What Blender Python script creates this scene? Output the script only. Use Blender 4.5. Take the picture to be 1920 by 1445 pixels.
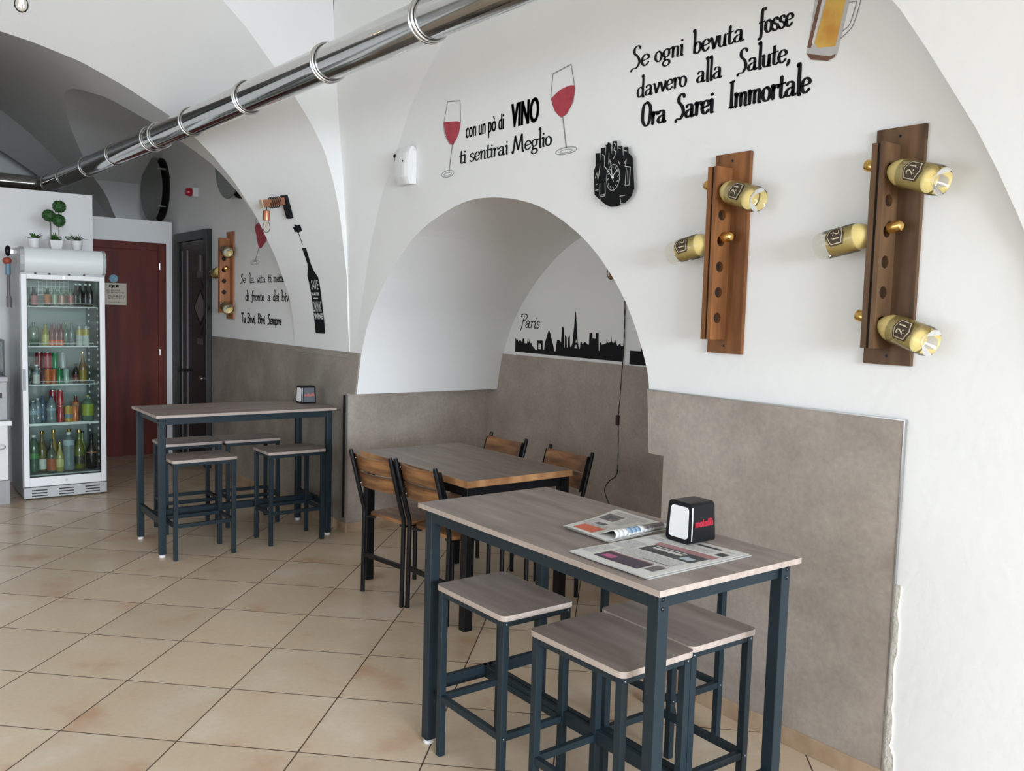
import bpy, bmesh, math, random
from math import sin, cos, pi, radians as R
from mathutils import Vector, Matrix
sc = bpy.context.scene
for _o in list(bpy.data.objects): bpy.data.objects.remove(_o)
COL = sc.collection

# ---------------------------------------------------------------- camera
def camera_matrix(yaw, pitch, roll, loc):
    f = Vector((sin(yaw)*cos(pitch), cos(yaw)*cos(pitch), -sin(pitch)))
    r = Vector((cos(yaw), -sin(yaw), 0)); d = f.cross(r)
    c, s = cos(roll), sin(roll)
    rr = c*r + s*d; dd = -s*r + c*d
    m = Matrix((rr, -dd, -f)).transposed().to_4x4(); m.translation = loc
    return m
cam = bpy.data.objects.new('camera', bpy.data.cameras.new('camera')); COL.objects.link(cam)
cam.data.sensor_fit = 'HORIZONTAL'; cam.data.sensor_width = 36.0
cam.data.lens = 36.0*1664.78/1920
cam.data.clip_start = 0.05; cam.data.clip_end = 100
cam.matrix_world = camera_matrix(R(36.975), R(4.7975), R(-1.6207), Vector((0, 0, 1.6048)))
sc.camera = cam

# ---------------------------------------------------------------- light
sc.view_settings.view_transform = 'Standard'
try: sc.view_settings.look = 'None'
except Exception: pass
sc.view_settings.gamma = 1.0
sc.view_settings.use_curve_mapping = False
sc.view_settings.exposure = 0.26
sc.cycles.use_denoising = True
sc.cycles.max_bounces = 8; sc.cycles.diffuse_bounces = 5; sc.cycles.glossy_bounces = 4
sc.cycles.transparent_max_bounces = 12; sc.cycles.transmission_bounces = 6
sc.cycles.sample_clamp_indirect = 6.0
sc.cycles.caustics_reflective = False; sc.cycles.caustics_refractive = False
w = bpy.data.worlds.new('daylight'); sc.world = w; w.use_nodes = True
w.node_tree.nodes['Background'].inputs[0].default_value = (0.90, 0.96, 1.04, 1)
w.node_tree.nodes['Background'].inputs[1].default_value = 1.2
def area(name, loc, rot, sx, sy, power, col=(1, 1, 1)):
    l = bpy.data.lights.new(name, 'AREA'); l.shape = 'RECTANGLE'; l.size = sx; l.size_y = sy
    l.energy = power; l.color = col
    o = bpy.data.objects.new(name, l); COL.objects.link(o); o.location = loc; o.rotation_euler = rot
    return o
# daylight falling in through the glazed shop front behind the camera; unseen fill lamp added at left
fl_a = area('shop_front_daylight', (0.3, -8.5, 2.9), (R(76), 0, 0), 7.0, 3.6, 1200, (0.85, 0.955, 1.09)); fl_a.data.spread = R(120)
area('side_fill', (-1.97, 3.2, 1.5), (R(90), 0, R(-90)), 2.6, 1.8, 26, (0.86, 0.96, 1.08))

# ---------------------------------------------------------------- materials
MATS = {}
def mat(name, col, rough=0.5, metal=0.0, var=0.0, vscale=6.0, stretch=(1, 1, 1), bump=0.0, bscale=60.0,
        col2=None, spec=0.5, trans=0.0, emit=None, estr=0.0, detail=5.0, coat=0.0, blot=0.0):
    if name in MATS: return MATS[name]
    m = bpy.data.materials.new(name); m.use_nodes = True; nt = m.node_tree; N = nt.nodes; L = nt.links
    b = N['Principled BSDF']
    b.inputs['Roughness'].default_value = rough; b.inputs['Metallic'].default_value = metal
    b.inputs['Specular IOR Level'].default_value = spec
    b.inputs['Transmission Weight'].default_value = trans
    b.inputs['Coat Weight'].default_value = coat
    if emit: b.inputs['Emission Color'].default_value = (*emit, 1); b.inputs['Emission Strength'].default_value = estr
    tc = N.new('ShaderNodeTexCoord'); mp = N.new('ShaderNodeMapping'); L.new(tc.outputs['Object'], mp.inputs[0])
    mp.inputs['Scale'].default_value = stretch
    no = N.new('ShaderNodeTexNoise'); no.inputs['Scale'].default_value = vscale; no.inputs['Detail'].default_value = detail
    L.new(mp.outputs[0], no.inputs['Vector'])
    rp = N.new('ShaderNodeValToRGB'); L.new(no.outputs['Fac'], rp.inputs[0])
    c2 = col2 if col2 else tuple(max(0, c*(1-var)) for c in col)
    rp.color_ramp.elements[0].position = 0.32; rp.color_ramp.elements[1].position = 0.68
    rp.color_ramp.elements[0].color = (*c2, 1); rp.color_ramp.elements[1].color = (*col, 1)
    if blot > 0:   # broad darker and lighter patches in the grain
        m2 = N.new('ShaderNodeMapping'); L.new(tc.outputs['Object'], m2.inputs[0]); m2.inputs['Scale'].default_value = tuple(0.35*s+0.65*min(stretch) for s in stretch)
        n3 = N.new('ShaderNodeTexNoise'); n3.inputs['Scale'].default_value = 3.1; n3.inputs['Detail'].default_value = 3; n3.inputs['Distortion'].default_value = 0.6; L.new(m2.outputs[0], n3.inputs['Vector'])
        mr = N.new('ShaderNodeMapRange'); mr.inputs[1].default_value = 0.35; mr.inputs[2].default_value = 0.65; mr.inputs[3].default_value = 1-blot; mr.inputs[4].default_value = 1+blot*0.6; L.new(n3.outputs['Fac'], mr.inputs[0])
        sv = N.new('ShaderNodeVectorMath'); sv.operation = 'SCALE'; L.new(rp.outputs[0], sv.inputs[0]); L.new(mr.outputs[0], sv.inputs['Scale']); L.new(sv.outputs[0], b.inputs['Base Color'])
    else: L.new(rp.outputs[0], b.inputs['Base Color'])
    if bump > 0:
        n2 = N.new('ShaderNodeTexNoise'); n2.inputs['Scale'].default_value = bscale; n2.inputs['Detail'].default_value = 4
        L.new(tc.outputs['Object'], n2.inputs['Vector'])
        bp = N.new('ShaderNodeBump'); bp.inputs['Strength'].default_value = bump; bp.inputs['Distance'].default_value = 0.01
        L.new(n2.outputs['Fac'], bp.inputs['Height']); L.new(bp.outputs[0], b.inputs['Normal'])
    MATS[name] = m
    return m
def m_math(N, L, op, a, b=None, c=None):
    n = N.new('ShaderNodeMath'); n.operation = op
    for i, v in enumerate((a, b, c)):
        if v is None: continue
        if isinstance(v, (int, float)): n.inputs[i].default_value = v
        else: L.new(v, n.inputs[i])
    return n.outputs[0]
def floor_mat(T):
    m = bpy.data.materials.new('beige floor tiles'); m.use_nodes = True; N = m.node_tree.nodes; L = m.node_tree.links
    b = N['Principled BSDF']; tc = N.new('ShaderNodeTexCoord'); sp = N.new('ShaderNodeSeparateXYZ'); L.new(tc.outputs['Object'], sp.inputs[0])
    cells = []; dist = []
    for i in (0, 1):
        s = m_math(N, L, 'DIVIDE', sp.outputs[i], T); fl = m_math(N, L, 'FLOOR', s); f = m_math(N, L, 'SUBTRACT', s, fl)
        g = m_math(N, L, 'SUBTRACT', 1.0, f); dist.append(m_math(N, L, 'MINIMUM', f, g)); cells.append(fl)
    d = m_math(N, L, 'MINIMUM', dist[0], dist[1])
    edge = N.new('ShaderNodeMapRange'); edge.inputs[1].default_value = 0.0045; edge.inputs[2].default_value = 0.0078
    L.new(d, edge.inputs[0])
    cb = N.new('ShaderNodeCombineXYZ'); L.new(cells[0], cb.inputs[0]); L.new(cells[1], cb.inputs[1])
    wn = N.new('ShaderNodeTexWhiteNoise'); L.new(cb.outputs[0], wn.inputs['Vector'])
    ad = N.new('ShaderNodeVectorMath'); ad.operation = 'MULTIPLY_ADD'; L.new(wn.outputs['Color'], ad.inputs[0])
    ad.inputs[1].default_value = (9, 9, 9); L.new(tc.outputs['Object'], ad.inputs[2])
    n1 = N.new('ShaderNodeTexNoise'); n1.inputs['Scale'].default_value = 3.2; n1.inputs['Detail'].default_value = 6; L.new(ad.outputs[0], n1.inputs['Vector'])
    rp = N.new('ShaderNodeValToRGB'); L.new(n1.outputs['Fac'], rp.inputs[0]); e = rp.color_ramp.elements
    e[0].position = 0.29; e[0].color = (0.50, 0.315, 0.195, 1); e[1].position = 0.72; e[1].color = (0.66, 0.55, 0.43, 1)
    x = e.new(0.42); x.color = (0.585, 0.455, 0.32, 1); x = e.new(0.58); x.color = (0.60, 0.475, 0.34, 1)
    n2 = N.new('ShaderNodeTexNoise'); n2.inputs['Scale'].default_value = 45; n2.inputs['Detail'].default_value = 5; L.new(tc.outputs['Object'], n2.inputs['Vector'])
    mr = N.new('ShaderNodeMapRange'); mr.inputs[3].default_value = 0.90; mr.inputs[4].default_value = 1.08; L.new(n2.outputs['Fac'], mr.inputs[0])
    tv = N.new('ShaderNodeMapRange'); tv.inputs[3].default_value = 0.93; tv.inputs[4].default_value = 1.05; L.new(wn.outputs['Value'], tv.inputs[0])
    k = m_math(N, L, 'MULTIPLY', mr.outputs[0], tv.outputs[0])
    sc_ = N.new('ShaderNodeVectorMath'); sc_.operation = 'SCALE'; L.new(rp.outputs[0], sc_.inputs[0]); L.new(k, sc_.inputs['Scale'])
    mx = N.new('ShaderNodeMix'); mx.data_type = 'RGBA'; L.new(edge.outputs[0], mx.inputs[0])
    mx.inputs[6].default_value = (0.075, 0.042, 0.024, 1); L.new(sc_.outputs[0], mx.inputs[7]); L.new(mx.outputs[2], b.inputs['Base Color'])
    rr = N.new('ShaderNodeMapRange'); rr.inputs[3].default_value = 0.8; rr.inputs[4].default_value = 0.30; L.new(edge.outputs[0], rr.inputs[0]); L.new(rr.outputs[0], b.inputs['Roughness'])
    bp = N.new('ShaderNodeBump'); bp.inputs['Strength'].default_value = 0.5; bp.inputs['Distance'].default_value = 0.003
    L.new(edge.outputs[0], bp.inputs['Height']); L.new(bp.outputs[0], b.inputs['Normal'])
    return m
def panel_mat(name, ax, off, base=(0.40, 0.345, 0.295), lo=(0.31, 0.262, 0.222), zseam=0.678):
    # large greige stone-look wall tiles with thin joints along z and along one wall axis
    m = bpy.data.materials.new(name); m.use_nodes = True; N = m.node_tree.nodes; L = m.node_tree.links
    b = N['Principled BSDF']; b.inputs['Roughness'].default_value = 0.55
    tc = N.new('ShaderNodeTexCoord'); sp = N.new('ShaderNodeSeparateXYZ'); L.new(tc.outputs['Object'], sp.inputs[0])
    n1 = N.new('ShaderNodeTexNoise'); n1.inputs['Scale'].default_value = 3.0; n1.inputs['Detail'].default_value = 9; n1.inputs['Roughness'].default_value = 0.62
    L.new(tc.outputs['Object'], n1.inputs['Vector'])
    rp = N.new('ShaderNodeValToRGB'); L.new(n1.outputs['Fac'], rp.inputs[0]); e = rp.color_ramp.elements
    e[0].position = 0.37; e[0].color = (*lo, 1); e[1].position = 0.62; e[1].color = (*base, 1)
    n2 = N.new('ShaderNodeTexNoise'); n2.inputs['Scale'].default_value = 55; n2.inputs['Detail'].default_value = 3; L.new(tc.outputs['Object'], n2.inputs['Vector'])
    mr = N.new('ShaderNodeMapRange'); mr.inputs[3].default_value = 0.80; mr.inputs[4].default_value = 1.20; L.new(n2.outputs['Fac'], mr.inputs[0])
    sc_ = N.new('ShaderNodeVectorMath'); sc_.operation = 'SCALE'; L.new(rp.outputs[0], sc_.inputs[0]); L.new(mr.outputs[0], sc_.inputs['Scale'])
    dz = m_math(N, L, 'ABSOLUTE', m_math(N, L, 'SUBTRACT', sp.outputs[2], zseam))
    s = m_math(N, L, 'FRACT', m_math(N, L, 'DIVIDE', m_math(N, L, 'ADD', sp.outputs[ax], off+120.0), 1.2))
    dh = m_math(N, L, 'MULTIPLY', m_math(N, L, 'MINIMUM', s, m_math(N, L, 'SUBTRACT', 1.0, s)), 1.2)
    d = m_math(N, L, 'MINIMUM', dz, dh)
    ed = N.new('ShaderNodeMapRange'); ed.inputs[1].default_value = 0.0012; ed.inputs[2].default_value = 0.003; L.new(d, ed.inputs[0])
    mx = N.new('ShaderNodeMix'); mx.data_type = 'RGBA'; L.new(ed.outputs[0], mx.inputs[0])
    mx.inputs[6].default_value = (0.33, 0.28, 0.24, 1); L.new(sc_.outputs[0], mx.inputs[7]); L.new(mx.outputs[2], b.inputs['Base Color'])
    return m
def thin_glass(name, tint=(0.93, 0.97, 0.95), rough=0.03, gl=1.0, ior=1.5):
    if name in MATS: return MATS[name]
    m = bpy.data.materials.new(name); m.use_nodes = True; N = m.node_tree.nodes; L = m.node_tree.links
    N.remove(N['Principled BSDF']); o = N['Material Output']
    t = N.new('ShaderNodeBsdfTransparent'); t.inputs[0].default_value = (*tint, 1)
    g = N.new('ShaderNodeBsdfGlossy'); g.inputs['Roughness'].default_value = rough; g.inputs[0].default_value = (gl, gl, gl, 1)
    f = N.new('ShaderNodeFresnel'); f.inputs[0].default_value = ior
    x = N.new('ShaderNodeMixShader'); L.new(f.outputs[0], x.inputs[0]); L.new(t.outputs[0], x.inputs[1]); L.new(g.outputs[0], x.inputs[2]); L.new(x.outputs[0], o.inputs[0])
    MATS[name] = m; return m

PLASTER = mat('white plaster', (0.86, 0.86, 0.84), 0.85, var=0.035, vscale=1.6, bump=0.12, bscale=26, spec=0.2)
STONE = mat('brown stone skirting', (0.50, 0.37, 0.25), 0.4, vscale=7, col2=(0.32, 0.215, 0.13))
LAM = mat('grey oak laminate', (0.315, 0.258, 0.228), 0.42, vscale=2.4, stretch=(0.8, 7, 7), col2=(0.205, 0.163, 0.143), detail=10, blot=0.24)
LAMEDGE = mat('pale laminate edge', (0.43, 0.355, 0.305), 0.5, vscale=3.0, stretch=(1, 14, 14), col2=(0.33, 0.265, 0.225))
STEEL = mat('slate blue painted steel', (0.014, 0.024, 0.031), 0.42, var=0.12, vscale=4, spec=0.22)
BLACKM = mat('black painted steel', (0.005, 0.005, 0.006), 0.33, var=0.1, vscale=5, spec=0.28)
WALNUT = mat('walnut board', (0.34, 0.165, 0.062), 0.42, vscale=2.6, stretch=(1.2, 9, 12), col2=(0.115, 0.042, 0.017), detail=9, blot=0.42)
WTOP = mat('walnut table surface', (0.255, 0.190, 0.145), 0.36, vscale=2.4, stretch=(1.0, 9, 9), col2=(0.15, 0.103, 0.075), detail=8, blot=0.2)
WEDGE = mat('butcher block edge', (0.50, 0.27, 0.115), 0.45, vscale=9, stretch=(1, 1, 0.35), col2=(0.25, 0.105, 0.04), detail=6)
PINE = mat('stained pine', (0.29, 0.120, 0.040), 0.5, vscale=3.0, stretch=(8, 8, 0.9), col2=(0.15, 0.057, 0.020), detail=8, blot=0.25, spec=0.3)
PINED = mat('dark stained pine', (0.165, 0.092, 0.043), 0.5, vscale=3.0, stretch=(8, 8, 0.9), col2=(0.080, 0.042, 0.021), detail=8, blot=0.25, spec=0.3)
DARKHOLE = mat('dark recess', (0.012, 0.008, 0.006), 0.8, var=0.2)
CHROME = mat('polished steel', (0.62, 0.62, 0.61), 0.09, metal=1.0, var=0.04, vscale=2)
CHROME2 = mat('satin steel', (0.62, 0.62, 0.61), 0.28, metal=1.0, var=0.05, vscale=3)
INK = mat('black vinyl', (0.008, 0.008, 0.009), 0.6, var=0.1, spec=0.15)
WHITEP = mat('white enamel', (0.80, 0.80, 0.79), 0.35, var=0.02)
GREYP = mat('grey plastic', (0.42, 0.43, 0.43), 0.45, var=0.05)
GOLD = mat('gold foil', (0.80, 0.50, 0.16), 0.25, metal=1.0, var=0.15, vscale=60)
COPPER = mat('copper', (0.62, 0.27, 0.17), 0.3, metal=0.9, var=0.1, vscale=20)
PAPERW = mat('white paper', (0.78, 0.78, 0.76), 0.7, var=0.03)

# ---------------------------------------------------------------- mesh helpers
class B:
    def __init__(s): s.v = []; s.f = []; s.mi = []
    def add(s, vs, fs, mi=0):
        k = len(s.v); s.v += [tuple(v) for v in vs]; s.f += [tuple(i+k for i in f) for f in fs]; s.mi += [mi]*len(fs); return s
    def box(s, x0, x1, y0, y1, z0, z1, mi=0, M=None):
        vs = [(x, y, z) for z in (z0, z1) for x, y in ((x0, y0), (x1, y0), (x1, y1), (x0, y1))]
        if M is not None: vs = [M @ Vector(v) for v in vs]
        return s.add(vs, [(3, 2, 1, 0), (4, 5, 6, 7), (0, 1, 5, 4), (1, 2, 6, 5), (2, 3, 7, 6), (3, 0, 4, 7)], mi)
    def lathe(s, prof, M=None, n=20, mi=0, caps=True):
        vs = []; fs = []
        for r, z in prof:
            for i in range(n):
                a = 2*pi*i/n; v = Vector((r*cos(a), r*sin(a), z)); vs.append(M @ v if M is not None else v)
        for k in range(len(prof)-1):
            for i in range(n):
                j = (i+1) % n; fs.append((k*n+i, k*n+j, (k+1)*n+j, (k+1)*n+i))
        if caps:
            fs.append(tuple(range(n-1, -1, -1))); fs.append(tuple((len(prof)-1)*n+i for i in range(n)))
        return s.add(vs, fs, mi)
    def tube(s, pts, r, n=8, mi=0, caps=True):
        pts = [Vector(p) for p in pts]; vs = []; fs = []; up = None
        for i, p in enumerate(pts):
            t = ((pts[i+1]-p) if i == 0 else (p-pts[i-1]) if i == len(pts)-1 else (pts[i+1]-pts[i-1])).normalized()
            if up is None: up = Vector((0, 0, 1)) if abs(t.z) < 0.9 else Vector((1, 0, 0))
            a = t.cross(up).normalized(); up = a.cross(t).normalized()
            rr = r[i] if isinstance(r, (list, tuple)) else r
            for k in range(n):
                q = 2*pi*k/n; vs.append(p + rr*(cos(q)*a + sin(q)*up))
        for i in range(len(pts)-1):
            for k in range(n):
                j = (k+1) % n; fs.append((i*n+k, (i+1)*n+k, (i+1)*n+j, i*n+j))
        if caps:
            fs.append(tuple(range(n))); fs.append(tuple((len(pts)-1)*n+k for k in range(n-1, -1, -1)))
        return s.add(vs, fs, mi)
    def prism(s, poly, d0, d1, fn, mi=0):
        # poly in (u,v); fn(u,v,d) -> point
        n = len(poly); vs = [fn(u, v, d0) for u, v in poly]+[fn(u, v, d1) for u, v in poly]
        fs = [tuple(range(n-1, -1, -1)), tuple(range(n, 2*n))]+[(i, (i+1) % n, n+(i+1) % n, n+i) for i in range(n)]
        return s.add(vs, fs, mi)
    def poly(s, pts, mi=0): return s.add(pts, [tuple(range(len(pts)))], mi)
    def sphere(s, c, r, n=12, mi=0, sx=1, sy=1, sz=1):
        pr = [(max(1e-4, r*sin(pi*k/8)), -r*cos(pi*k/8)) for k in range(9)]
        M = Matrix.Translation(c) @ Matrix.Diagonal((sx, sy, sz, 1)); return s.lathe(pr, M, n, mi)
    def mesh(s, name, mats, smooth=False, ang=40, bevel=0.0, tri=False):
        me = bpy.data.meshes.new(name); me.from_pydata([tuple(v) for v in s.v], [], s.f)
        for m in (mats if isinstance(mats, (list, tuple)) else [mats]): me.materials.append(m)
        me.polygons.foreach_set('material_index', s.mi)
        bm = bmesh.new(); bm.from_mesh(me)
        if tri: bmesh.ops.triangulate(bm, faces=bm.faces)
        else:
            big = [f for f in bm.faces if len(f.verts) > 8]
            if big and not smooth: bmesh.ops.triangulate(bm, faces=big)
        bmesh.ops.recalc_face_normals(bm, faces=bm.faces)
        if bevel > 0:
            bmesh.ops.bevel(bm, geom=[e for e in bm.edges if len(e.link_faces) == 2 and e.calc_face_angle(0) > 0.5], offset=bevel, segments=2, affect='EDGES', profile=0.6)
        if smooth:
            for f in bm.faces: f.smooth = True
            for e in bm.edges:
                if len(e.link_faces) == 2 and e.calc_face_angle(0) > R(ang): e.smooth = False
        bm.to_mesh(me); bm.free(); me.update()
        return me
    def build(s, name, mats, parent=None, smooth=False, ang=40, bevel=0.0, loc=None, rot=None, tri=False, label=None):
        o = bpy.data.objects.new(name, s.mesh(name, mats, smooth, ang, bevel, tri)); COL.objects.link(o)
        if parent: o.parent = parent
        if loc: o.location = loc
        if rot: o.rotation_euler = rot
        if label: o['label'] = label
        return o
def tag(o, label, cat, group=None, kind=None):
    o['label'] = label; o['category'] = cat
    if group: o['group'] = group
    if kind: o['kind'] = kind
    return o
def struct(o): o['kind'] = 'structure'; return o
def empty(name, loc, rz=0, label=None, cat=None, group=None):
    o = bpy.data.objects.new(name, None); COL.objects.link(o); o.empty_display_size = 0.1
    o.location = loc; o.rotation_euler = (0, 0, rz)
    if label: tag(o, label, cat, group)
    return o
def copy_tree(root, loc, rz, label, group=None):
    r = root.copy(); COL.objects.link(r); r.location = loc; r.rotation_euler = (0, 0, rz); r['label'] = label
    if group: r['group'] = group
    for ch in list(root.children):
        c = ch.copy(); COL.objects.link(c); c.parent = r
        for g in list(ch.children):
            d = g.copy(); COL.objects.link(d); d.parent = c
    return r
# ================================================================ SETTING
WX = 2.82
def interp(P, x, k=0):
    # piecewise linear on list sorted by column k
    P = sorted(P, key=lambda p: p[k])
    if x <= P[0][k]: return P[0][1-k]
    for a, b in zip(P, P[1:]):
        if x <= b[k]: return a[1-k]+(b[1-k]-a[1-k])*(x-a[k])/(b[k]-a[k]+1e-12)
    return P[-1][1-k]
NPR = [(2.82, 1.25), (2.80, 1.51), (2.79, 1.80), (2.73, 2.24), (2.68, 2.45), (2.61, 2.65), (2.52, 2.80), (2.41, 2.95), (2.24, 3.15), (2.07, 3.34), (1.92, 3.47), (1.6, 3.70), (1.2, 3.90), (.8, 4.01), (.4, 4.05)]
FPR = [(2.82, 1.25), (2.80, 1.49), (2.76, 1.69), (2.65, 1.97), (2.50, 2.26), (2.33, 2.50), (2.18, 2.66), (2.07, 2.76), (1.88, 2.90), (1.57, 3.06), (1.30, 3.17), (1.02, 3.24), (.84, 3.27), (.4, 3.32)]
YA, YB = 5.64, 6.58
def resample(P, n):
    d = [0.0]
    for a, b in zip(P, P[1:]): d.append(d[-1]+math.dist(a, b))
    out = []
    for i in range(n):
        t = d[-1]*i/(n-1); j = 0
        while j < len(d)-2 and d[j+1] < t: j += 1
        f = (t-d[j])/(d[j+1]-d[j]); out.append((P[j][0]+(P[j+1][0]-P[j][0])*f, P[j][1]+(P[j+1][1]-P[j][1])*f))
    return out
M_ = 61
NR = resample(NPR, M_); FR = resample(FPR, M_)
def S(u, t, off=0.0):
    k = t*(M_-1); i = int(min(max(k, 0), M_-2)); f = k-i
    a = [NR[i][c]*(1-f)+NR[i+1][c]*f for c in (0, 1)]; b = [FR[i][c]*(1-f)+FR[i+1][c]*f for c in (0, 1)]
    p = Vector((a[0]*(1-u)+b[0]*u, YA+(YB-YA)*u, a[1]*(1-u)+b[1]*u))
    if off: p = p + S_normal(u, t)*off
    return p
def S_normal(u, t):
    e = 0.01; a = S(u+e, t)-S(u-e, t); b = S(u, t+e)-S(u, max(0, t-e)); n = a.cross(b).normalized()
    return n if n.x < 0 else -n

# floor
fl = B().poly([(-9, -9, 0), (9, -9, 0), (9, 20, 0), (-9, 20, 0)])
TS = 0.45918
o = bpy.data.objects.new('floor', None)
ta = R(-43.77); ox, oy = 0.93175, 3.21748
Minv = (Matrix.Translation((ox, oy, 0)) @ Matrix.Rotation(ta, 4, 'Z')).inverted()
corners = [(-2.3, -5.1, 0), (4.3, -5.1, 0), (4.3, 13.2, 0), (-2.3, 13.2, 0)]
flo = B().add([Minv @ Vector((x, y, z)) for z in (0, -0.1) for x, y, _ in corners], [(0, 1, 2, 3), (7, 6, 5, 4), (0, 4, 5, 1), (1, 5, 6, 2), (2, 6, 7, 3), (3, 7, 4, 0)])
bpy.data.objects.remove(o)
o = struct(flo.build('floor', floor_mat(TS))); o.matrix_world = Minv.inverted()

# right wall with the arched niche opening
ARCH = [(5.53, 1.00), (5.47, 1.27), (5.38, 1.48), (5.27, 1.64), (5.06, 1.85), (4.77, 2.05), (4.47, 2.16), (4.19, 2.215), (3.89, 2.205), (3.61, 2.15), (3.39, 2.06), (3.19, 1.94), (3.04, 1.81), (2.92, 1.67), (2.83, 1.52), (2.76, 1.36), (2.74, 1.24), (2.72, 1.00)]
def smooth_line(P, n=5):
    out = []
    for i in range(len(P)-1):
        p0 = P[max(0, i-1)]; p1 = P[i]; p2 = P[i+1]; p3 = P[min(len(P)-1, i+2)]
        for k in range(n):
            t = k/n
            out.append(tuple(0.5*((2*p1[c])+(-p0[c]+p2[c])*t+(2*p0[c]-5*p1[c]+4*p2[c]-p3[c])*t*t+(-p0[c]+3*p1[c]-3*p2[c]+p3[c])*t**3) for c in range(len(p1))))
    out.append(tuple(P[-1])); return out
ARCHS = smooth_line(ARCH, 4)
HOLE = [(5.66, 0.0), (5.66, 1.0)]+ARCHS+[(2.63, 1.0), (2.63, 0.0)]
wb = B(); TOP = 4.8
wb.poly([(WX, -5.1, 0), (WX, 2.63, 0), (WX, 2.63, TOP), (WX, -5.1, TOP)])
wb.poly([(WX, 5.66, 0), (WX, 13.2, 0), (WX, 13.2, TOP), (WX, 5.66, TOP)])
prof = [(5.66, 1.0)]+ARCHS+[(2.63, 1.0)]
for a, b in zip(prof, prof[1:]):
    wb.poly([(WX, a[0], a[1]), (WX, b[0], b[1]), (WX, b[0], TOP), (WX, a[0], TOP)])
NX = 4.03
for a, b in zip(HOLE, HOLE[1:]):
    wb.poly([(WX, a[0], a[1]), (NX+0.05, a[0], a[1]), (NX+0.05, b[0], b[1]), (WX, b[0], b[1])])
o = struct(wb.build('wall_right', PLASTER, smooth=True, ang=32))
struct(B().poly([(NX, 2.5, 0), (NX, 5.8, 0), (NX, 5.8, 2.4), (NX, 2.5, 2.4)]).build('wall_niche', PLASTER))

# stone-look tile cladding, 12 mm proud of the walls
T_ = 0.012; ZP = 1.277; ZB = 0.07
pn = B(); fy = lambda u, v, d: (WX-d, u, v)
edge = [(5.47-0.0, 1.277)]
pn.prism([(1.558, ZB), (2.63, ZB), (2.63, 1.0), (2.72, 1.0), (2.735, 1.2), (2.745, ZP), (1.558, ZP)], 0, T_, fy)
struct(pn.build('trim_1', panel_mat('greige wall tiles beside niche', 1, -1.558)))
pn = B()
pn.prism([(5.66, ZB), (8.52, ZB), (8.52, 1.285), (5.47, 1.285), (5.53, 1.0), (5.66, 1.0)], 0, T_, fy)
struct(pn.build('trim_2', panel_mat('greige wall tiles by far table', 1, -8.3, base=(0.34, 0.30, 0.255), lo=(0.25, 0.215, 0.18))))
struct(B().box(WX-T_, NX-T_, 5.66-T_, 5.66, ZB, 0.995).build('trim_3', panel_mat('greige wall tiles niche side', 0, 0.4)))
struct(B().box(NX-T_, NX, 2.64, 5.648, ZB, ZP).build('trim_4', panel_mat('greige wall tiles niche back', 1, -4.50)))
# metal edge on the cladding ends
struct(B().box(WX-T_-0.002, WX, 1.553, 1.558, ZB, ZP+0.004).box(WX-T_-0.002, WX, 1.558, 2.745, ZP, ZP+0.004).build('trim_5', CHROME2))
struct(B().box(2.776, 2.788, 5.636, 5.648, 0.115, 0.985).build('trim_6', BLACKM))
struct(B().box(2.792, 2.8075, 5.636, 5.646, 0.115, 0.985).build('trim_7', CHROME2))
# stone skirting
sk = B().box(WX-0.02, WX, 1.40, 2.63, 0, ZB).box(WX-0.02, WX, 5.640, 8.52, 0, ZB).box(WX+0.0005, NX-0.021, 5.641, 5.66, 0, ZB-0.0005).box(NX-0.02, NX, 2.64, 5.66, 0, ZB)
struct(sk.build('baseboard_right', STONE, bevel=0.002))
# rough plaster band where the cladding stops
rnd = random.Random(4); rb = B(); ys = []
for k in range(23):
    z = 0.0+0.72*k/22; ys.append((1.555-0.012-rnd.random()*0.012-(0.02 if k < 5 else 0), z))
pl = [(1.556, 0.0)]+ys+[(1.556, 0.72)]
rb.prism(pl, 0, 0.006, fy)
struct(rb.build('trim_8', mat('raw cream plaster', (0.66, 0.62, 0.54), 0.9, var=0.15, vscale=25, bump=0.5, bscale=60)))

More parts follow.
